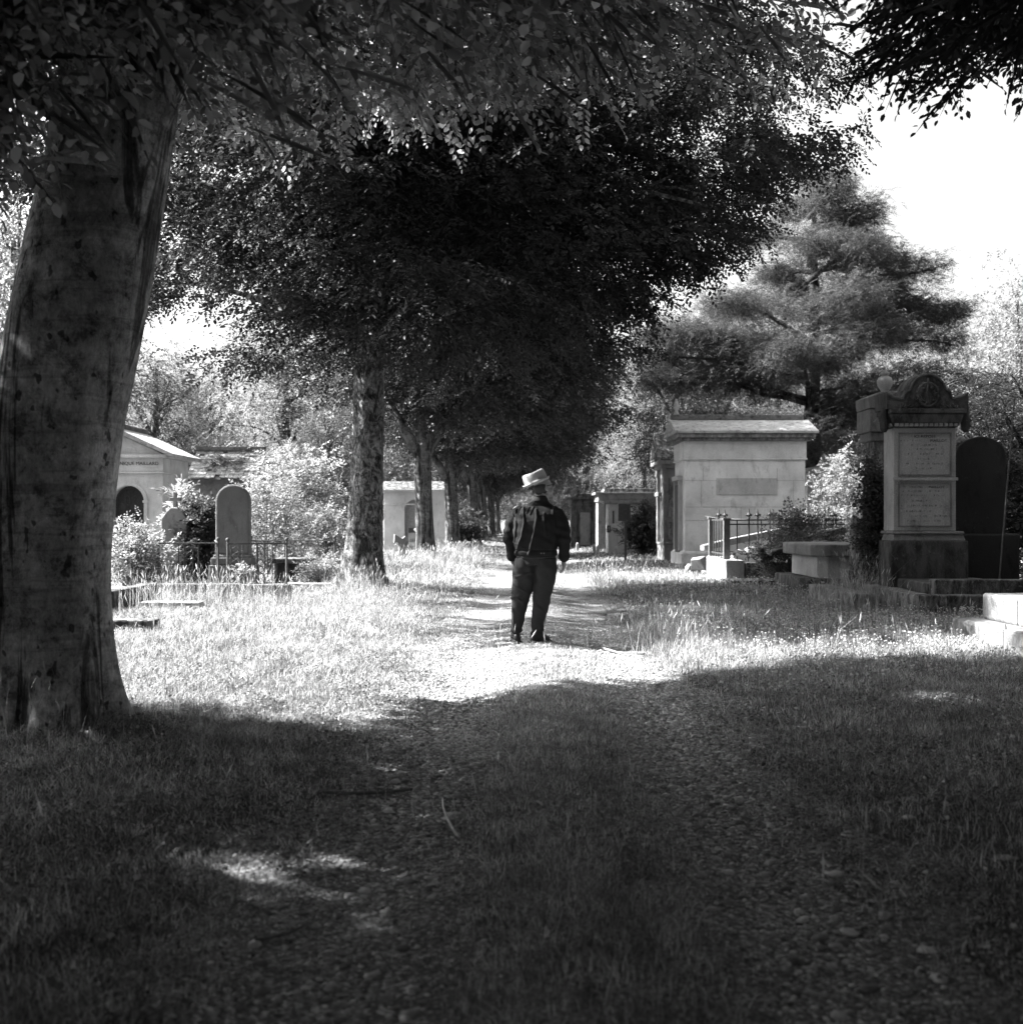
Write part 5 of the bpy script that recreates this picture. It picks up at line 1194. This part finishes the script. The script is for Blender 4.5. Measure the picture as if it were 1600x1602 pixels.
    leg([(.03, 832, 850, .072, .0), (.12, 831.5, 851, .075, .0), (.25, 832, 853, .082, .0), (.42, 833, 860, .1, .0), (.55, 834, 864, .113, .005), (.68, 836, 870, .132, 0), (.8, 836, 871.5, .148, -.005), (.9, 836, 870, .14, 0)])
    tl = [([X(806, 910), X(822, 922)], .01, .012), ([X(801, 925), X(818, 938)], .014, .012), ([X(800, 934), X(814, 930)], .012, .01), ([X(804, 950), X(806, 985)], .009, .012), ([X(835, 915), X(838, 940), X(858, 958)], .01, .012),
          ([X(834, 955), X(834, 990)], .008, .012), ([X(799, 990), X(813, 994)], .012, .008), ([X(832, 992), X(849, 996)], .008, .008), ([X(810, 900), X(835, 893)], .007, .012)]
    def td(co, no):
        out = ridges(co, no, tl); z = co[:, 2]
        out += .004*np.sin(z*38+co[:, 0]*30)*np.sin(z*13+co[:, 1]*40)
        out += .008*np.sin(z*75+co[:, 0]*12)*np.exp(-((z-.1)/.07)**2)
        return out
    tr = remesh(t, 'trousers', M['trousers'], root, .006, 4, td)
    b2 = MB(); loft(b2, [(.895, 0, 0, .206, .158), (.93, 0, 0, .208, .16)], 40, 2.3); b2.build('shirt_hem', M['shirt'], root, smooth=True)
    for cx, rz in ((HX(805), .35), (HX(842), -.4)):
        s_ = MB(); Xm = Matrix.Translation((cx, .03, 0)) @ Matrix.Rotation(rz, 4, 'Z')
        s_.ball((0, .0, .055), (.046, .13, .05), 9, Xm); s_.ball((0, .1, .045), (.05, .07, .038), 8, Xm); s_.ball((0, -.08, .06), (.042, .05, .055), 8, Xm)
        s_.box(-.048, .048, -.125, .17, .0, .03, Xm); sh = remesh(s_, 'shoe', M['shoe'], root, .006, 3)
man()
# ------------------------------------------------------------------ grass, flowers, gravel
def sstep(a, b, x): t = np.clip((x-a)/(b-a), 0, 1); return t*t*(3-2*t)
def patch(x, y, seed=0):
    return .5+.25*np.sin(x*1.9+seed)*np.cos(y*1.3+seed*2)+.15*np.sin(x*4.3+y*2.1+seed)+.1*np.sin(y*5.7-x*3.3)
BLOCKS = [(4.7, 7.3, 9.5, 13.3), (5.25, 9.5, 15.6, 18.4), (-5.4, -3.3, 18.3, 18.52), (-5.6, -5.38, 15.2, 18.5), (4.9, 6.9, 20, 22.8), (4.66, 5.02, 16.6, 19.3), (4.3, 7.6, 24.5, 27.3), (4.6, 8.4, 33.4, 36), (-11.6, -8.8, 30.8, 33.5), (-8.2, -5.7, 18, 19.6)]
def blocked(x, y):
    m = np.zeros(len(x), bool)
    for a, b, c, d_ in BLOCKS: m |= (x > a) & (x < b) & (y > c) & (y < d_)
    return m
def wedge(rng, d0, d1, n, margin=1.2):
    """random ground points in what the camera can see, thinning with distance as 1/d"""
    y = rng.uniform(d0, d1, n*2); x = rng.uniform(-1, 1, n*2)*(.45*d1+margin)
    k = np.abs(x) < .45*y+margin; x, y = x[k][:n], y[k][:n]
    k = ~blocked(x, y); return x[k], y[k]
def blades(rng, x, y, h, wd, lean=.35, z=None):
    n = len(x); z = gh(x, y)-.005 if z is None else z
    a = rng.uniform(0, 6.28, n); la = rng.uniform(0, 6.28, n)+0; ln = np.abs(rng.normal(0, lean, n))*h
    ca, sa = np.cos(a)*wd/2, np.sin(a)*wd/2; lx, ly = np.cos(la)*ln, np.sin(la)*ln
    V = np.empty((n, 6, 3))
    for i, (t, wt) in enumerate(((0, 1), (.55, .8), (1, .12))):
        bx, by = x+lx*t*t, y+ly*t*t; bz = z+h*t*(1-.12*t*lean)
        V[:, 2*i] = np.stack([bx-ca*wt, by-sa*wt, bz], -1); V[:, 2*i+1] = np.stack([bx+ca*wt, by+sa*wt, bz], -1)
    Q = np.arange(n)[:, None, None]*6+np.array([[0, 1, 3, 2], [2, 3, 5, 4]])[None]
    return V.reshape(-1, 3), Q.reshape(-1, 4)
def join(parts):
    Vs = []; Qs = []; o = 0
    for V, Q in parts: Vs.append(V); Qs.append(Q+o); o += len(V)
    return np.concatenate(Vs), np.concatenate(Qs)
def bare(x, y):
    dx = x-path_x(y); w = .32+.05*np.sin(y*2.1)
    rut = np.exp(-((dx+.72)/w)**4)+np.exp(-((dx-.72)/w)**4)
    far = sstep(12.2, 14.5, y)*(np.abs(dx) < 1.05)
    b = np.clip(rut, 0, 1)*(.8+.3*patch(x, y, 3)); return np.clip(np.maximum(b, far*.88), 0, 1)
def height(x, y):
    dx = np.abs(x-path_x(y)); h = .022+.022*sstep(1.1, 1.9, dx)+.03*patch(x*1.7, y*1.4, 6)
    h = h+.02*(dx < .38)*(y < 9)
    h = h+.05*sstep(1.3, 2.4, dx)*sstep(8, 12, y)*patch(x, y, 1)
    h = h+.02*(x < -1.3)*sstep(10, 15, y)
    def spot(cx, cy, rx, ry, amp): return amp*np.exp(-((x-cx)/rx)**2-((y-cy)/ry)**2)
    h = h+spot(1.75, 13.0, .45, 2.2, .17)+spot(1.9, 25, .6, 2.5, .22)+spot(-2.4, 30, .9, 6, .22)+spot(-1.9, 39, .9, 5, .2)+spot(-4.4, 17.9, 1.3, .4, .18)+spot(-2.9, 7.6, .7, .6, .05)+spot(5.2, 19.4, .5, .6, .2)
    return h
rng = np.random.default_rng(101); parts = []
for d0, d1_, n, wd in ((1.6, 4.5, 110000, .0030), (4.5, 8, 150000, .0036), (8, 13, 190000, .0048), (13, 20, 170000, .0065), (20, 32, 120000, .011), (32, 60, 70000, .024), (60, 140, 26000, .07)):
    x, y = wedge(rng, d0, d1_, n, 1.0); k = rng.random(len(x)) > bare(x, y); k &= rng.random(len(x)) < .35+.75*patch(x, y, 5)
    x, y = x[k], y[k]; h = height(x, y)*rng.uniform(.5, 1.3, len(x))
    if d0 >= 32: h *= 1.25
    parts.append(blades(rng, x, y, h, wd*rng.uniform(.6, 1.5, len(x)), .85))
V, Q = join(parts); tag(link('grass', quads('grass', V, Q), M['grass']), kind='stuff')
# clover and small weeds: tiny leaves lying low
x, y = wedge(rng, 1.6, 12, 46000, .8); k = (rng.random(len(x)) > bare(x, y)) & (np.abs(x-path_x(y)) > .9); x, y = x[k], y[k]
P = np.stack([x, y, gh(x, y)+rng.uniform(.005, .05, len(x))], -1); P = P[rng.random(len(P)) < sstep(.3, .6, patch(P[:, 0]*1.4, P[:, 1]*1.6, 9))]; x = P[:, 0]
V, Q = spray_cloud(rng, P, rng.uniform(0, 6.28, len(x)), rng.normal(0, .4, len(x)), K=4, L=.025, l=.022, wd=.85, nvar=8, twig=0)
tag(link('ground_cover', quads('ground_cover', V, Q), M['clover']), kind='stuff')
# last year's leaves lying about
x, y = wedge(rng, 1.7, 14, 1500, .5); P = np.stack([x, y, gh(x, y)+rng.uniform(.006, .03, len(x))], -1)
V, Q = spray_cloud(rng, P, rng.uniform(0, 6.28, len(x)), rng.normal(0, .25, len(x)), K=1, L=.01, l=.042, wd=.6, nvar=8, fold=.6)
tag(link('leaf_litter', quads('leaf_litter', V, Q), M['leaf_near']), kind='stuff')
# tall stems with seed heads
def stems(name, spots, mat, seed):
    rng = np.random.default_rng(seed); parts = []
    for cx, cy, rx, ry, n, h0, h1 in spots:
        x = cx+rng.normal(size=n)*rx; y = cy+rng.normal(size=n)*ry; z = gh(x, y)
        h = rng.uniform(h0, h1, n); s = .0022+.00014*cy
        V, Q = blades(rng, x, y, h, s, .38, z); parts.append((V, Q))
        tip = V.reshape(n, 6, 3)[:, 4]; dirn = tip-V.reshape(n, 6, 3)[:, 2]; dirn /= np.linalg.norm(dirn, axis=1)[:, None]
        sh = rng.random(n) < .5; tp = tip[sh]; dn = dirn[sh]; L = .07
        W = np.empty((len(tp), 6, 3)); a = rng.uniform(0, 6.28, len(tp)); sd = np.stack([np.cos(a), np.sin(a), 0*a], -1)*s*1.6
        W[:, 0] = tp-dn*.03-sd*.1; W[:, 1] = tp-dn*.03+sd*.1; W[:, 2] = tp+dn*L*.3-sd; W[:, 3] = tp+dn*L*.3+sd; W[:, 4] = tp+dn*L-sd*.1; W[:, 5] = tp+dn*L+sd*.1
        parts.append((W.reshape(-1, 3), (np.arange(len(tp))[:, None, None]*6+np.array([[0, 1, 3, 2], [2, 3, 5, 4]])[None]).reshape(-1, 4)))
    V, Q = join(parts); return tag(link(name, quads(name, V, Q), mat), kind='stuff')
stems('tall_grass', [(-4.3, 17.8, .55, .15, 300, .25, .6), (-5.0, 17.0, .2, .6, 160, .25, .6), (-3.6, 18.1, .2, .15, 90, .2, .5), (-2.75, 7.0, .12, .08, 20, .3, .55), (-3.0, 6.95, .12, .1, 14, .2, .5), (-1.75, 6.6, .25, .25, 22, .12, .28),
                     (4.95, 17.6, .2, .3, 240, .35, .85), (4.75, 16.6, .25, .3, 120, .2, .6), (1.7, 12.8, .35, 1.0, 260, .2, .45), (1.9, 24.5, .5, 1.5, 260, .3, .5), (-2.2, 30, .7, 4, 900, .3, .6), (-1.9, 38, .8, 4, 700, .3, .6),
                     (-2.5, 21.3, .4, .25, 160, .2, .45), (-2.6, 14, 1.2, 2.2, 160, .14, .28), (-.1, 12.3, .3, .12, 26, .12, .26), (5.2, 15.2, .6, .25, 70, .1, .3), (3.6, 15.5, .9, 2.2, 420, .14, .36), (3.0, 9.6, 1.2, 1.0, 90, .1, .22), (-3.5, 4.5, .8, 1.2, 60, .1, .22), (.62, 7.2, .5, 1.5, 30, .1, .2), (1.6, 5.2, .3, 1.2, 60, .1, .25),
                     (-1.15, 2.9, .5, .3, 40, .1, .2), (-1.2, 5.5, .8, .8, 60, .1, .22)], M['tall'], 7)
def cube_ball():
    g = [-1, 0, 1]; idx = {}; vs = []; fs = []
    def vid(p):
        if p not in idx: idx[p] = len(vs); q = np.array(p, float); vs.append(q/np.linalg.norm(q))
        return idx[p]
    for ax in range(3):
        for s in (-1, 1):
            for i in (-1, 0):
                for j in (-1, 0):
                    c_ = []
                    for (u, v) in ((i, j), (i+1, j), (i+1, j+1), (i, j+1)):
                        p = [0, 0, 0]; p[ax] = s; p[(ax+1) % 3] = u; p[(ax+2) % 3] = v; c_.append(vid(tuple(p)))
                    fs.append(c_ if s > 0 else c_[::-1])
    return np.array(vs), np.array(fs)
CB, CF = cube_ball()
def balls(rng, P, S, jit=.12):
    n = len(P); a = rng.uniform(0, 6.28, n); ca, sa = np.cos(a), np.sin(a)
    V = CB[None]*S[:, None, :]*(1+rng.normal(0, jit, (n, len(CB), 1)))
    V = np.stack([V[..., 0]*ca[:, None]-V[..., 1]*sa[:, None], V[..., 0]*sa[:, None]+V[..., 1]*ca[:, None], V[..., 2]], -1)+P[:, None]
    return V.reshape(-1, 3), (np.arange(n)[:, None, None]*len(CB)+CF[None]).reshape(-1, 4)
rng = np.random.default_rng(55); parts = []; xs_, ys_, hs_ = [], [], []
for d0, d1_, n in ((1.8, 6, 90), (6, 9.5, 500), (9.5, 16, 7000), (16, 26, 6500)):
    x, y = wedge(rng, d0, d1_, n, .5); dx = x-path_x(y)
    dens = np.where(dx > 1.25, 1.0, np.where(dx < -1.3, .1 if d0 > 6 else .8, .02))*sstep(.2, .75, patch(x, y, 8)+.25)
    if d0 < 9: dens = dens*sstep(.35, .6, patch(x, y, 2))
    k = rng.random(len(x)) < dens; xs_.append(x[k]); ys_.append(y[k]); hs_.append(height(x[k], y[k])*rng.uniform(.75, 1.25, k.sum())+.02)
x, y, h = map(np.concatenate, (xs_, ys_, hs_))
P = np.stack([x, y, gh(x, y)+h], -1); s = rng.uniform(.0045, .0095, len(x))*(1+.02*y); V1 = balls(rng, P, np.stack([s, s, s*.8], -1), .25)
V2 = blades(rng, x, y, h, .003+0*x, .02)
V, Q = join([V1, V2]); tag(link('clover_flowers', quads('clover_flowers', V, Q), M['flower']), kind='stuff')
# gravel
parts = []
for d0, d1_, n, s0, s1 in ((1.7, 5, 26000, .003, .011), (5, 9, 22000, .004, .013), (9, 15, 12000, .006, .014), (1.7, 9, 1100, .012, .026)):
    y = rng.uniform(d0, d1_, n); sd = rng.choice([-.72, .72], n, p=[.45, .55]); x = path_x(y)+sd+rng.normal(size=n)*.2*(1+.5*(rng.random(n) < .2))
    k = rng.random(n) < .25+.9*patch(x, y, 4); x, y = x[k], y[k]; m = len(x)
    s = rng.uniform(0, 1, m)**2.2*(s1-s0)+s0
    parts.append(balls(rng, np.stack([x, y, gh(x, y)+.006+s*.15], -1), np.stack([s*rng.uniform(.8, 1.5, m), s, s*rng.uniform(.4, .75, m)], -1)))
y = rng.uniform(3, 8.5, 34); x = path_x(y)+rng.uniform(.85, 1.7, 34); s = rng.uniform(.014, .036, 34)
parts.append(balls(rng, np.stack([x, y, gh(x, y)+.01], -1), np.stack([s*1.5, s, s*.22], -1), .2))
V, Q = join(parts); tag(link('gravel', quads('gravel', V, Q), M['pebble']), kind='stuff')

# fallen twigs and leaves
def stick(pxs, r, mat, label, lift=.015, br=()):
    P = [];
    for px, py in pxs: x, y = GP(px, py); P.append(Vector((x, y, float(gh(x, y))+lift)))
    mb = MB(); o = P[0].copy(); mb.tube([p-o for p in P], [r*(1-.5*i/len(P)) for i in range(len(P))], 7)
    for i, dv in br: mb.tube([P[i]-o, P[i]-o+Vector(dv)*.5+Vector((0, 0, .02)), P[i]-o+Vector(dv)], [r*.6, r*.45, r*.2], 6)
    ob = mb.build('fallen_twig', mat, None, smooth=True); ob.location = o; tag(ob, label, 'twig', 'fallen twigs on the path')
stick([(718, 1297), (709, 1285), (700, 1268), (694, 1252), (692, 1236)], .007, M['lighter'], 'pale forked twig lying between the wheel tracks', .02, [(2, (.06, .1, .0))])
stick([(500, 1232), (540, 1234), (590, 1228), (645, 1219)], .011, M['twig'], 'long dark stick lying across the left wheel track', .02, [(2, (.1, -.05, 0))])
stick([(1425, 1258), (1440, 1272), (1470, 1268), (1500, 1262)], .006, M['twig'], 'thin dark twig in the clover at the right', .05)
stick([(640, 1118), (655, 1128), (672, 1134)], .006, M['twig'], 'short dark twig at the edge of the sunlit grass', .02)
stick([(400, 1455), (450, 1440), (500, 1415)], .006, M['twig'], 'dark twig lying in the lower left shade', .02)
stick([(942, 1008), (965, 1014), (1005, 1018)], .012, M['tall'], 'pale dry stem lying across the track beyond the man', .03)
stick([(775, 1002), (790, 1004), (806, 1005)], .012, M['lighter'], 'pale twig lying left of the man\'s shoes', .03)
rl = np.random.default_rng(77)
lv = [(722, 1382, 'curled pale fallen leaf between the wheel tracks'), (690, 1415, 'small fallen leaf on the centre grass strip near the left track'), (870, 1437, 'fallen leaf in the centre grass strip near the bottom'),
      (1100, 1275, 'triangular fallen leaf standing in the right track'), (900, 1640, ''), (1072, 1432, 'fallen leaf lying flat in the right gravel track'), (582, 1217, 'fallen leaf beside the long dark stick'), (1365, 1430, 'bright sliver of leaf at the right of the gravel track')]
for px, py, lb in lv:
    if not lb: continue
    x, y = GP(px, py); T = leaf_tpl(1, 0, .055, .6, rl, fold=.7, droop=.2, twig=0); T = T-T.mean(0)
    o = link('fallen_leaf', quads('fallen_leaf', T, LQ), M['tall']); o.location = (x, y, float(gh(x, y))+.035); o.rotation_euler = (rl.uniform(-.4, .4), rl.uniform(-.4, .4), rl.uniform(0, 6)); so = o.modifiers.new('t', 'SOLIDIFY'); so.thickness = .0015
    tag(o, lb, 'leaf', 'fallen leaves on the path')
